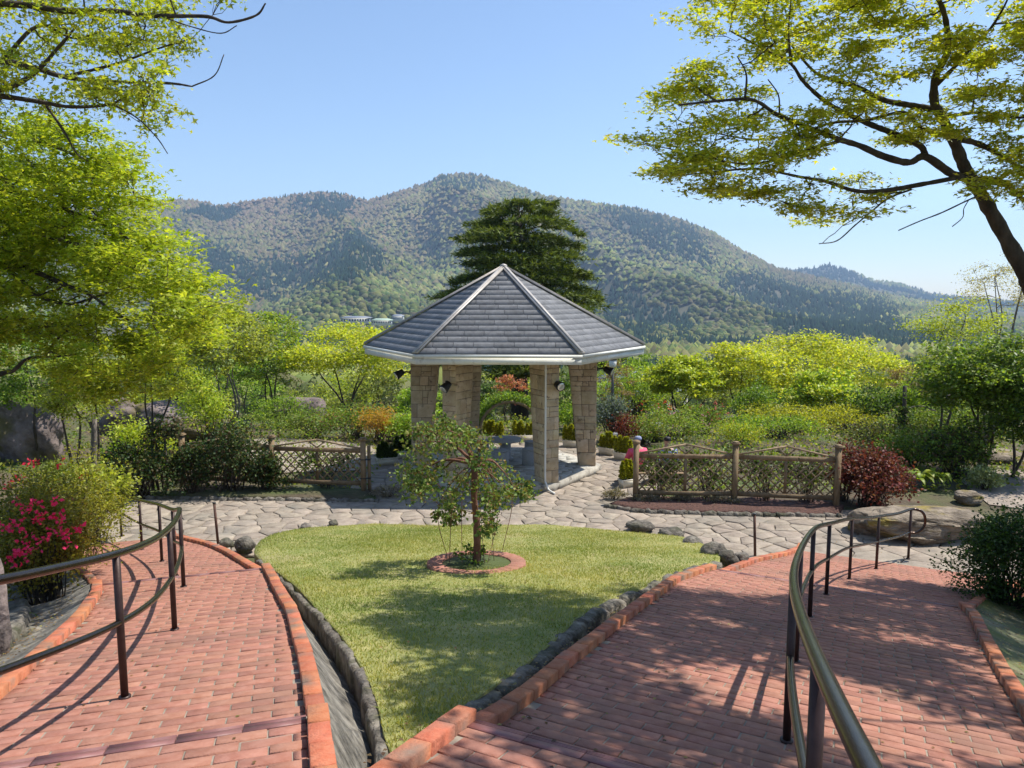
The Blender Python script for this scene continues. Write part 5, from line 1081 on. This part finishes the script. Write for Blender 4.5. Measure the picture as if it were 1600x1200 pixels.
ib = hit(25, 990, gz); io = thing('iris_tuft', ib, 'bright green iris tuft beside the lichen-spotted rock', 'plant')
for k in range(44):
    V, Q = leafblade(ib+[rh.uniform(-.08, .08), rh.uniform(-.08, .08), -.02], rh.uniform(0, 6.28), rh.uniform(.28, .42), .022, rh.uniform(1.0, 2.4), 7); c = np.array(rh.choice([(.22,.34,.03), (.30,.40,.04), (.15,.26,.03)])); mk('leaf', V, Q, M['leaf'], io, True, np.tile(c, (len(V), 1)))
# ------------------------------------------------------------------ troughs with dwarf conifers
def conifer_meshes(cols, seed):
    rg = np.random.default_rng(seed); n = 900; t = rg.uniform(0, 1, n)**.8; a = rg.uniform(0, 6.28, n); r_ = .062*np.minimum(1, (1.02-t)*2.2)*np.minimum(1, t*5+.5)*rg.uniform(.55, 1.05, n)
    C_ = np.stack([r_*np.cos(a), r_*np.sin(a), t*.46+.02], 1); out = unit(np.stack([np.cos(a)*.35, np.sin(a)*.35, np.ones(n)], 1)); V, T, C = leaves(C_, .05, cols, OVAL, .05, -.3, out, seed+1); Vt, Q, Tt = tube([[0, 0, -.02], [0, 0, .3]], [.012, .006], 6)
    return mesh('foliage', V, T, M['leaf'], False, C), mesh('stem', Vt, [Q, Tt], M['bark'], True)
CG = [conifer_meshes(GO+[(.16,.2,.02)], 500+k) for k in range(3)]; CD = [conifer_meshes([(.03,.06,.015), (.06,.10,.02), (.10,.15,.03)], 510)]
def trough(px, pb, wpx, ang, label, clabel, golden=True, n=5):
    p = hit(px, pb, zz); p[1] += .1; L_ = wpx/F*p[1]*1.05; rt = thing('planter_trough', p, label, 'planter', 'cream troughs round the pavilion'); c, s = math.cos(ang), math.sin(ang)
    X = lambda v: np.array([[p[0]+q[0]*c-q[1]*s, p[1]+q[0]*s+q[1]*c, p[2]+q[2]] for q in v])
    h = .20; w0, w1, l0, l1 = .085, .115, L_/2-.03, L_/2
    V = [(-l0,-w0,0),(l0,-w0,0),(l0,w0,0),(-l0,w0,0),(-l1,-w1,h),(l1,-w1,h),(l1,w1,h),(-l1,w1,h),(-l1+.02,-w1+.02,h),(l1-.02,-w1+.02,h),(l1-.02,w1-.02,h),(-l1+.02,w1-.02,h),(-l1+.02,-w1+.02,h-.03),(l1-.02,-w1+.02,h-.03),(l1-.02,w1-.02,h-.03),(-l1+.02,w1-.02,h-.03)]
    Q = [[3,2,1,0]]+[[g+i, g+(i+1)%4, g+4+(i+1)%4, g+4+i] for g in (0, 4, 8) for i in range(4)]; mk('trough_body', X(V), Q, M['cream'], rt)
    mk('rim', np.vstack([X(boxv((-l1-.012, -w1-.012, h-.025), (l1+.012, -w1+.004, h+.006))), X(boxv((-l1-.012, w1-.004, h-.025), (l1+.012, w1+.012, h+.006)))]), np.vstack([BQ, BQ+8]), M['cream'], rt)
    mk('trough_soil', X([(-l1+.02,-w1+.02,h-.028),(l1-.02,-w1+.02,h-.028),(l1-.02,w1-.02,h-.028),(-l1+.02,w1-.02,h-.028)]), [[0,1,2,3]], M['soil'], rt)
    for k in range(n):
        q = X([(-l1+(k+.5)*2*l1/n, random.uniform(-.02, .02), h-.03)])[0]; cf = thing('dwarf_conifer', q, clabel, 'conifer', 'dwarf conifers in the troughs'); sc_ = random.uniform(.75, 1.1)
        cf.scale = (sc_*1.15, sc_*1.15, sc_); cf.rotation_euler = (random.gauss(0, .05), random.gauss(0, .05), random.uniform(0, 6))
        f, st = random.choice(CG if golden else CD)
        for nm, me in (('foliage', f), ('stem', st)): o = bpy.data.objects.new(nm, me); sc.collection.objects.link(o); o.parent = cf
g1 = 'small golden conifer in the trough '; 
for a in [(771, 691, 31, 0, 'cream trough of golden conifers behind the round table', 'behind the round table'), (817, 690, 32, 0, 'cream trough of golden conifers before the ivy arch', 'before the ivy arch'), (895, 699, 30, -.35, 'cream trough of golden conifers between the downpipe pillar and the outer pillar', 'between two pillars'), (950, 711, 28, -.7, 'cream trough of golden conifers against the outer pillar', 'against the outer pillar'), (974, 719, 28, -.6, 'cream trough of golden conifers behind the ball-capped post', 'behind the ball-capped post'), (982, 762, 27, .5, 'cream trough of golden conifers in front of the ball-capped post', 'in front of the ball-capped post')]:
    trough(*a[:5], g1+a[5], True, 5 if a[0] != 982 else 4)
trough(604, 727, 31, .35, 'cream trough of dark conifers beside the left trellis', 'small dark conifer in the trough beside the left trellis', False); trough(629, 716, 26, .5, 'cream trough of dark conifers at the foot of the shaded pillar', 'small dark conifer in the trough by the shaded pillar', False)
# ------------------------------------------------------------------ ivy-covered moon gate
ac = hit(797, 684, gz); ac = np.array([(797-800)/F*26.5, 26.5, float(gz(0, 26.5))]); mg = thing('ivy_arch', ac, 'round wooden moon gate covered in ivy behind the pavilion', 'garden arch')
rad_ = 48/F*26.5; top_ = at(797, 628, 26.5)[2]; cz = top_-rad_
angs = np.linspace(-.15*math.pi, 1.15*math.pi, 40); P = np.stack([ac[0]+rad_*np.cos(angs), np.full(40, 26.5), cz+rad_*np.sin(angs)], 1); ok = P[:, 2] > ac[2]-.05; P = P[ok]
V, Q, T = tube(P, .055, 8); mk('arch_hoop', V, [Q, T], M['slat'], mg, True); V, Q, T = tube(P+[0, .5, 0], .055, 8); mk('arch_hoop', V, [Q, T], M['slat'], mg, True)
n = 5200; rg = np.random.default_rng(6); a = rg.uniform(-.05*math.pi, 1.05*math.pi, n); r_ = rad_+.06+np.abs(rg.normal(0, .13, n)); C_ = np.stack([ac[0]+r_*np.cos(a), 26.5+rg.uniform(-.12, .62, n), cz+r_*np.sin(a)], 1); C_ = C_[C_[:, 2] > ac[2]]
V, T, C = leaves(C_, .075, GR+BG[:1], OVAL, .4, .2, None, 61); mk('ivy', V, T, M['leaf'], mg, col=C)
# ------------------------------------------------------------------ signs, lamps, bins and posts
sb = hit(355, 668, gz); so_ = thing('notice_board', sb, 'dark board in a white tubular frame behind the dark roses', 'board'); s_ = sb[1]/F
P = smoothline([sb+[-14*s_, 0, -.05], sb+[-14*s_, 0, 27*s_], sb+[-12*s_, 0, 29*s_], sb+[13*s_, .15, 25*s_], sb+[15*s_, .15, 22*s_], sb+[15*s_, .15, -.05]], 5); V, Q, T = tube(P, .022, 8); mk('frame', V, [Q, T], M['white'], so_, True)
mk('panel', obox(sb+[-12.5*s_, .02, 14*s_], sb+[-1*s_, .05, 14*s_], .02, 24*s_), BQ, M['board'], so_)
lb_ = np.array([(958-800)/F*29, 29, float(gz(4, 29))]); la = thing('garden_lamp', lb_, 'black garden lamp post with pale lantern behind the outer pillar', 'lamp'); zt = at(958, 560, 29)[2]; z0_ = lb_[2]
V, Q, T = tube([lb_, lb_+[0, 0, .6], [lb_[0], 29, zt-.35]], [.10, .055, .04], 10); mk('pole', V, [Q, T], M['black'], la, True)
mk('lantern', *lathe([(.06, 0), (.13, .05), (.15, .28), (.05, .3)], (lb_[0], 29, zt-.36), 8), M['white'], la); mk('lantern_cap', *lathe([(.18, 0), (.12, .07), (.03, .13)], (lb_[0], 29, zt-.055), 8), M['black'], la)
bb = hit(1025, 690, gz); bn = thing('litter_bin', bb, 'dark square bin with a pale rim among the border shrubs', 'bin'); bw = 9/F*bb[1]; bh = 26/F*bb[1]
mk('bin_body', boxv(bb+[-bw, -bw, 0], bb+[bw, bw, bh]), BQ, M['board'], bn)
for a, b in (((-1, -1), (1, -1)), ((1, -1), (1, 1)), ((1, 1), (-1, 1)), ((-1, 1), (-1, -1))): mk('rim', obox(bb+[a[0]*bw, a[1]*bw, bh+.03], bb+[b[0]*bw, b[1]*bw, bh+.03], .03, .05), BQ, M['granite'], bn)
pb_ = hit(961, 702, gz); bo = thing('bollard_light', pb_, 'small black bollard light beside the outer pillar', 'lamp'); hh_ = 22/F*pb_[1]; V, Q, T = tube([pb_, pb_+[0, 0, hh_]], .04, 10); mk('shaft', V, [Q, T], M['black'], bo, True); mk('lamp_head', *lathe([(.05, 0), (.075, .02), (.075, .07), (.03, .10)], pb_+[0, 0, hh_], 12), M['white'], bo)
for k, (px, pb2, pt, lb2) in enumerate([(1408, 700, 603, 'tall dark wooden post wrapped in climbing rose'), (1476, 690, 606, 'grey wooden post rising from a leafy climber')]):
    q = hit(px, pb2, gz); h = at(px, pt, q[1])[2]-q[2]; r_ = 3.2/F*q[1]; ro = thing('rose_post', q-[0, 0, .05], lb2, 'post'); V, Q, T = tube([q-[0, 0, .1], q+[.03, 0, h*.5], q+[0, 0, h]], [r_*1.2, r_, r_*.9], 10); mk('shaft', V, [Q, T], M['bark' if k == 0 else 'barkgrey'], ro, True)
    n = 900; a = RNG.uniform(0, 6.28, n); z = RNG.uniform(.1, .68, n)*h; r2 = r_+np.abs(RNG.normal(0, .10+.16*k, n)); C_ = q+np.stack([r2*np.cos(a), r2*np.sin(a), z], 1); V, T, C = leaves(C_, .08, DR+GR*(1+k), OVAL, .35, .3, None, 70+k); mk('climber', V, T, M['leafdark'], ro, col=C)
    V, Q, T = tube(smoothline([q+[0, 0, h*.62], q+[.5, 0, h*.68], q+[1.0, 0, h*.6]] if k == 0 else [q+[0, 0, h*.5], q+[-.6, 0, h*.58], q+[-1.2, 0, h*.5]], 5), .02, 5); mk('wire_arm', V, [Q, T], M['barkgrey'], ro, True)
gt = at(146, 690, 15.2); gt[2] = float(gz(gt[0], 15.2)); ds = thing('bare_trunk', gt-[0, 0, .1], 'grey bare trunk stub between azalea and dark roses', 'tree trunk'); zt = at(146, 655, 15.2)[2]; V, Q, T = tube(smoothline([gt-[0, 0, .1], [gt[0]-.03, 15.2, (gt[2]+zt)/2], [gt[0]+.05, 15.2, zt]], 5), np.linspace(.08, .05, 11), 10); mk('stub', V, [Q, T], M['barkgrey'], ds, True)
V, Q, T = tube([[gt[0]+.02, 15.2, zt-.2], [gt[0]-.12, 15.2, zt+.06]], [.04, .02], 8); mk('broken_branch', V, [Q, T], M['barkgrey'], ds, True)
# shady lane at the right
lane = np.array([hit(a, b, gz) for a, b in [(1545,790),(1500,752),(1560,735),(1700,742),(1700,800),(1620,800)]]); lane = np.vstack([lane]); V = np.c_[lane[:, :2], gz(lane[:, 0], lane[:, 1])+.03]; tag(mk('garden_lane', V, [np.arange(len(V))[None]], M['flag']), 'grey paved lane behind the layered boulder', kind='structure')
# paths seen behind the left trellis
V = np.array([hit(a, b, gz) for a, b in [(380,742),(600,735),(600,700),(520,690),(420,685),(380,690)]]); V[:, 2] = gz(V[:, 0], V[:, 1])+.03; tag(mk('garden_path', V, [np.arange(len(V))[None]], M['flag']), 'grey path behind the open trellis', kind='structure')
# ------------------------------------------------------------------ two visitors seated behind the right trellis
def person(px, py, y, shirt, hairmat, label, hat=False, rot=0.):
    hd = at(px, py, y); zs = hd[2]-.72                        # seat height under the head
    zg = float(gz(hd[0], y)); base = np.array([hd[0], y, zg]); root = thing('person', base, label, 'person')
    zs = hd[2]-zg-.70
    def skin(name, J, E, mat, parent, lev=2):
        me = bpy.data.meshes.new(name); c, s = math.cos(rot), math.sin(rot); me.from_pydata([(x*c-yy*s, x*s+yy*c, z) for x, yy, z, r in J], E, []); o = bpy.data.objects.new('tmp', me); sc.collection.objects.link(o); m = o.modifiers.new('s', 'SKIN')
        for v, j in zip(me.skin_vertices[0].data, J): v.radius = (j[3], j[3])
        me.skin_vertices[0].data[0].use_root = True; m2 = o.modifiers.new('u', 'SUBSURF'); m2.levels = lev
        dg = bpy.context.evaluated_depsgraph_get(); nm = bpy.data.meshes.new_from_object(o.evaluated_get(dg)); bpy.data.objects.remove(o); nm.materials.clear(); nm.materials.append(mat)
        for p in nm.polygons: p.use_smooth = True
        nm.name = name; b = link(name, nm, parent); return b
    s = zs
    J = [(0, 0, s+.08, .15), (0, 0, s+.28, .14), (0, .02, s+.46, .15), (0, .02, s+.55, .07), (0, .03, s+.62, .06), (0, .03, s+.72, .095), (0, .02, s+.79, .085),
         (-.19, .02, s+.45, .065), (-.25, .1, s+.22, .05), (-.16, .3, s+.14, .04), (-.1, .36, s+.12, .035), (.19, .02, s+.45, .065), (.25, .1, s+.22, .05), (.16, .3, s+.14, .04), (.1, .36, s+.12, .035),
         (-.1, .06, s+.05, .09), (-.12, .44, s+.08, .07), (-.12, .46, .08, .045), (-.12, .6, .045, .04), (.1, .06, s+.05, .09), (.12, .44, s+.08, .07), (.12, .46, .08, .045), (.12, .6, .045, .04)]
    E = [(0, 1), (1, 2), (2, 3), (3, 4), (4, 5), (5, 6), (2, 7), (7, 8), (8, 9), (9, 10), (2, 11), (11, 12), (12, 13), (13, 14), (0, 15), (15, 16), (16, 17), (17, 18), (0, 19), (19, 20), (20, 21), (21, 22)]
    skin('body', J, E, M['skin'], root)
    JT = [(x, yy, z, r+.022) for x, yy, z, r in [J[0], J[1], J[2], (0, .02, s+.53, .07), J[7], J[8], J[9], J[11], J[12], J[13]]]; skin('jacket', JT, [(0, 1), (1, 2), (2, 3), (2, 4), (4, 5), (5, 6), (2, 7), (7, 8), (8, 9)], M[shirt], root)
    JL = [(x, yy, z, r+.016) for x, yy, z, r in [(0, .02, s+.05, .13), J[15], J[16], (-.12, .46, .12, .045), J[19], J[20], (.12, .46, .12, .045)]]; skin('trousers', JL, [(0, 1), (1, 2), (2, 3), (0, 4), (4, 5), (5, 6)], M['trouser'], root)
    JH = [(0, .0, s+.70, .085), (0, .005, s+.76, .108), (0, .02, s+.83, .075)]; skin('hat' if hat else 'hair', JH, [(0, 1), (1, 2)], M[hairmat], root)
    return base, zs
b1, z1 = person(1043, 690, 18.6, 'bluecloth', 'hair', 'person in a blue jacket seated behind the trellis')
b2, z2 = person(997, 689, 18.3, 'pinkcloth', 'hat', 'person in a pink jacket and grey hat seated behind the ball-capped post', True, .3)
for k, (b_, z_) in enumerate(((b1, z1), (b2, z2))):
    bench = thing('garden_bench', b_-[0, 0, 0], ['low timber bench under the person in blue', 'low timber bench under the person in pink'][k], 'bench')
    for q in (-.13, 0, .13): mk('seat_plank', boxv(b_+[-.45, q-.06, z_-.10], b_+[.45, q+.06, z_-.065]), BQ, M['wood'], bench)
    for x in (-.38, .38): mk('leg', boxv(b_+[x-.04, -.16, -.02], b_+[x+.04, .16, z_-.101]), BQ, M['wood'], bench)
# ------------------------------------------------------------------ houses
def house(c, w_, d_, h, rh_, ang, roofm, wallm, label, wins=4, name='house', hip=False):
    root = thing(name, c, label, 'building'); ca, sa = math.cos(ang), math.sin(ang); X = lambda v: np.array([[c[0]+q[0]*ca-q[1]*sa, c[1]+q[0]*sa+q[1]*ca, c[2]+q[2]] for q in v])
    mk('wall', X(boxv((-w_/2, -d_/2, 0), (w_/2, d_/2, h))), BQ, M[wallm], root); o = .06*w_; i = w_*.25 if hip else 0; V = [(-w_/2-o, -d_/2-o, h), (w_/2+o, -d_/2-o, h), (w_/2+o, d_/2+o, h), (-w_/2-o, d_/2+o, h), (-w_/2-o+i, 0, h+rh_), (w_/2+o-i, 0, h+rh_)]
    mk('roof', X([(x, y, z+.02) for x, y, z in V]+[(x, y, z-.2) for x, y, z in V[:4]]), [np.array([[0, 1, 5, 4], [2, 3, 4, 5], [6, 7, 1, 0], [8, 9, 3, 2], [7, 8, 2, 1], [9, 6, 0, 3], [9, 8, 7, 6]]), np.array([[1, 2, 5], [3, 0, 4]])], M[roofm], root)
    for k in range(wins):
        x = -w_/2+(k+.5)*w_/wins; wi = mk('window', X(boxv((x-w_/wins*.3, -d_/2-.06, h*.4), (x+w_/wins*.3, -d_/2-.002, h*.8))), BQ, M['fascia'], root); mk('pane', X(boxv((x-w_/wins*.26, -d_/2-.08, h*.43), (x+w_/wins*.26, -d_/2-.062, h*.77))), BQ, M['glassdark'], wi)
    return root
hp = at(1005, 612, 70); house((hp[0], 73, hp[2]-3.2), 6.5, 7, 3.2, 1.7, .5, 'roofblue', 'wall', 'house with blue-grey roof below the garden', 3)
fz = lambda y: float(np.interp(y, FY, FZ))
for px, py, y, w_, h, rm, lb in [(556, 500, 640, 24, 4, 'roofblue', 'wide pale building with dark roof at the mountain foot'), (597, 502, 600, 15, 3, 'greenroof', 'low pale green-roofed building at the mountain foot'), (622, 497, 680, 10, 4, 'roofblue', 'small pale house at the mountain foot')]:
    q = at(px, py, y); house(q-np.array([0, 0, 3.0]), w_, 12, h+1, 1.3, .1, rm, 'plazawall', lb, 11, 'distant_building', True)
# ------------------------------------------------------------------ mountains
RID = np.array([(-700,380),(-200,352),(0,335),(240,318),(270,317),(315,316),(350,324),(400,317),(440,311),(500,305),(545,307),(580,317),(620,304),(670,291),(690,280),(720,276),(760,280),(800,292),(850,309),(900,317),(960,324),(1000,330),(1060,345),(1110,365),(1160,395),(1215,420),(1290,436),(1400,462),(1600,490),(2300,500)], float)
RI2 = np.array([(900,440),(1100,428),(1215,419),(1250,420),(1290,414),(1330,425),(1360,437),(1400,442),(1450,458),(1500,464),(1600,472),(2300,480)], float)
def mountain(name, prof, yr_, y0_, x0_, x1_, zb0, seed, label, amp, nxg=220, nyg=80):
    xs = np.linspace(x0_, x1_, nxg); ts = np.concatenate([np.linspace(0, 1, nyg), np.linspace(1.03, 1.6, 10)])
    def hgt(x, t):
        y = y0_+(yr_-y0_)*t; pxl = 800+F*x/y; pr = np.interp(pxl, prof[:, 0], prof[:, 1]); el = (136/F-(pr-600)/F*-1) if False else (464-pr)/F
        zr_ = CH+el*yr_*1.006-9; tt = np.clip(t, 0, 1); s = tt**1.25*(1-.12*np.sin(tt*math.pi))
        z = zb0+(zr_-zb0)*s; env = np.sin(np.clip(tt, 0, 1)*math.pi)**.8
        sp = np.abs(noise2(x*.0042+y*.0011, y*.0016, seed, 3, 1.0)); z = z+np.clip((zr_-zb0)/420, .08, 1)**1.3*env*(amp*(.30-sp)*1.25+amp*.22*noise2(x*.011, y*.008, seed+3, 3, 1.0))
        return y, np.where(t > 1, zr_-(t-1)*(yr_-y0_)*.35, z)
    X, T_ = np.meshgrid(xs, ts); Y, Z = hgt(X, T_); nxx = len(xs); i, j = np.meshgrid(np.arange(len(ts)-1), np.arange(nxx-1), indexing='ij')
    tag(mk(name, np.stack([X, Y, Z], -1).reshape(-1, 3), np.stack([i*nxx+j, i*nxx+j+1, (i+1)*nxx+j+1, (i+1)*nxx+j], -1).reshape(-1, 4), M['mount'], smooth=True), label, kind='structure'); return hgt
h1 = mountain('mountain', RID, 2500, 760, -2700, 2600, -44, 7, 'long wooded mountain ridge across the valley', 130)
h2 = mountain('far_mountain', RI2, 3900, 2300, -200, 4200, -46, 9, 'bluish far mountain beyond the main ridge', 90)
a5 = np.arange(5)*.4*math.pi; IV = np.vstack([np.c_[np.cos(a5), np.sin(a5), -.25+0*a5], np.c_[.78*np.cos(a5+.6), .78*np.sin(a5+.6), .6+0*a5], [[0, 0, 1]]]); IT = np.array([q for k in range(5) for q in ([k, (k+1) % 5, 5+k], [(k+1) % 5, 5+(k+1) % 5, 5+k], [5+k, 5+(k+1) % 5, 10])])
a6 = np.arange(6)*math.pi/3; KV = np.vstack([np.c_[np.cos(a6), np.sin(a6), -.1+0*a6], [[0, 0, 2.6]]]); KT = np.array([[k, (k+1) % 6, 6] for k in range(6)])
PV = np.vstack([np.c_[np.cos(a5), np.sin(a5), -.15+0*a5], [[0, 0, 1.05]]]); PT = np.array([[k, (k+1) % 5, 5] for k in range(5)])
def forest(name, label, P, seed, cmask, scale, cols_b, bare, far=1300):
    rg = np.random.default_rng(seed); A = Acc()
    scale = np.broadcast_to(scale, (len(P),)); fm = P[:, 1] > far
    for tm, tt, m, kind in ((KV, KT, cmask, 'c'), (IV, IT, ~cmask & ~fm, 'b'), (PV, PT, ~cmask & fm, 'b')):
        Q = P[m]; n = len(Q); sc_ = scale[m]
        if not n: continue
        s = sc_*(rg.uniform(.6, 1.3, n) if kind == 'b' else rg.uniform(.55, .85, n)); sh = np.ones((n, 3)); sh[:, 2] = rg.uniform(.75, 1.05, n) if kind == 'b' else rg.uniform(.9, 1.3, n)
        V = tm[None]*(1+(rg.normal(0, .16, (n, len(tm), 1)) if kind == 'b' else 0))*s[:, None, None]*sh[:, None]+Q[:, None]+np.array([0, 0, 1])*(s*.55)[:, None, None]*(kind == 'b')
        T = (tt[None]+(np.arange(n)*len(tm))[:, None, None]).reshape(-1, 3)
        if kind == 'c': c = np.array([.016, .034, .024])*rg.uniform(.7, 1.5, (n, 1))
        else:
            b = np.clip(bare[m][:, None]+rg.normal(0, .22, (n, 1)), 0, 1); k = rg.integers(0, len(cols_b), n); pn = np.clip(.5+.6*noise2(Q[:, 0]*.012, Q[:, 1]*.009, seed+70, 3, 1), 0, 1)[:, None]; c = (np.array(cols_b)[k]*(.55+.75*pn))*(1-b)+np.array([.20, .145, .095])*b; c = c*rg.uniform(.8, 1.2, (n, 1))
        A.add(V.reshape(-1, 3), None, T, np.repeat(c, len(tm), 0))
    tag(A.out(name, M['farleaf']), label, 'forest', kind='stuff')
CBs = [(.10,.14,.04), (.15,.19,.055), (.19,.21,.06), (.12,.13,.05), (.22,.22,.08), (.08,.12,.04)]
rg = np.random.default_rng(12); n = 68000; t = rg.uniform(0.0, 1.03, n)**.95; x = rg.uniform(-1, 1, n)*(900+1250*t); y, z = h1(x, np.minimum(t, 1.02)); ok = np.abs(x) < y*.80; x, y, z, t = x[ok], y[ok], z[ok], t[ok]
pxl = 800+F*x/y
PL = [[(400,430),(470,455),(600,425),(600,395),(560,350),(500,400),(430,405)], [(290,380),(300,445),(440,470),(430,430),(380,400),(330,375)], [(440,320),(530,345),(570,320),(540,308),(480,310)], [(1120,440),(1200,490),(1330,520),(1420,520),(1380,470),(1250,450),(1150,420)], [(930,440),(940,500),(1010,530),(1040,500),(980,440)], [(660,300),(690,285),(760,285),(745,300),(700,300)], [(930,330),(1000,390),(1120,420),(1080,360),(1000,335)], [(650,380),(700,420),(690,360)], [(1000,480),(1060,520),(1100,500),(1040,470)]]
pyl = 464-(z+6-CH)/y*F; cm = np.zeros(len(x), bool); jx, jy = pxl+rg.normal(0, 7, len(x)), pyl+rg.normal(0, 6, len(x))
for p_ in PL: cm |= inpoly(jx, jy, p_)
cm = (cm & (rg.random(len(x)) < .92)) | (noise2(x*.006, y*.006, 44, 3, 1.0) > .85) | (rg.random(len(x)) < .05)
bare = np.clip((t-.35)*1.2+.4*noise2(x*.004, y*.004, 45, 3, 1), 0, 1)*np.interp(pxl, [500, 800, 1100], [1, .75, .45])
forest('mountain_forest', 'mixed conifer and budding broadleaf forest covering the mountain', np.stack([x, y, z], 1), 13, cm, 4.3+3.0*t, CBs, bare)
n = 10000; t = rg.uniform(.1, 1.02, n); x = rg.uniform(300, 3600, n); y, z = h2(x, t); cm = noise2(x*.004, y*.004, 46, 3, 1) > -.1
forest('far_mountain_forest', 'hazy blue forest on the far mountain', np.stack([x, y, z], 1), 14, cm, 9.5, CBs, np.full(n, .2))
n = 9000; y = 130+700*rg.uniform(0, 1, n)**.9; x = rg.uniform(-1, 1, n)*y*.85; z = gz(x, y); cm = noise2(x*.012, y*.012, 47, 3, 1) > .45
forest('valley_forest', 'light green valley woods at the mountain foot', np.stack([x, y, z-1], 1), 15, cm, 4.4, CBs[1:]+[(.24,.27,.07)], np.full(n, .05), 430)
# leafier crowns for the nearest valley wood
n = 200; y = rg.uniform(85, 210, n); x = rg.uniform(-1, 1, n)*y*.8; z = gz(x, y); m = 130; c = np.stack([x, y, z+4], 1); u = unit(rg.normal(0, 1, (n, m, 3)))*rg.uniform(.6, 1, (n, m, 1)); s = rg.uniform(2.2, 4.2, (n, 1, 1)); C_ = (c[:, None]+u*s*np.array([1, 1, .9])).reshape(-1, 3); V, T, C = leaves(C_, .75, CBs[1:]+[(.26,.27,.06)], OVAL, .3, 0, None, 16)
tag(mk('near_valley_wood', V, T, M['farleaf'], col=C), 'leafy wood on the slope below the garden', 'forest', kind='stuff')
# ------------------------------------------------------------------ air
hz_ = mk('haze', boxv((-5400, -5400, -60), (5400, 5400, 520)), BQ, None); tag(hz_, 'blue valley haze', 'haze', kind='stuff')
m = bpy.data.materials.new('haze_air'); m.use_nodes = True; N = m.node_tree.nodes; N.clear(); ou = N.new('ShaderNodeOutputMaterial'); pv = N.new('ShaderNodeVolumePrincipled')
pv.inputs['Color'].default_value = (.50, .70, 1, 1); pv.inputs['Density'].default_value = 0.00016; pv.inputs['Anisotropy'].default_value = .2; m.node_tree.links.new(pv.outputs[0], ou.inputs['Volume']); hz_.data.materials.append(m)
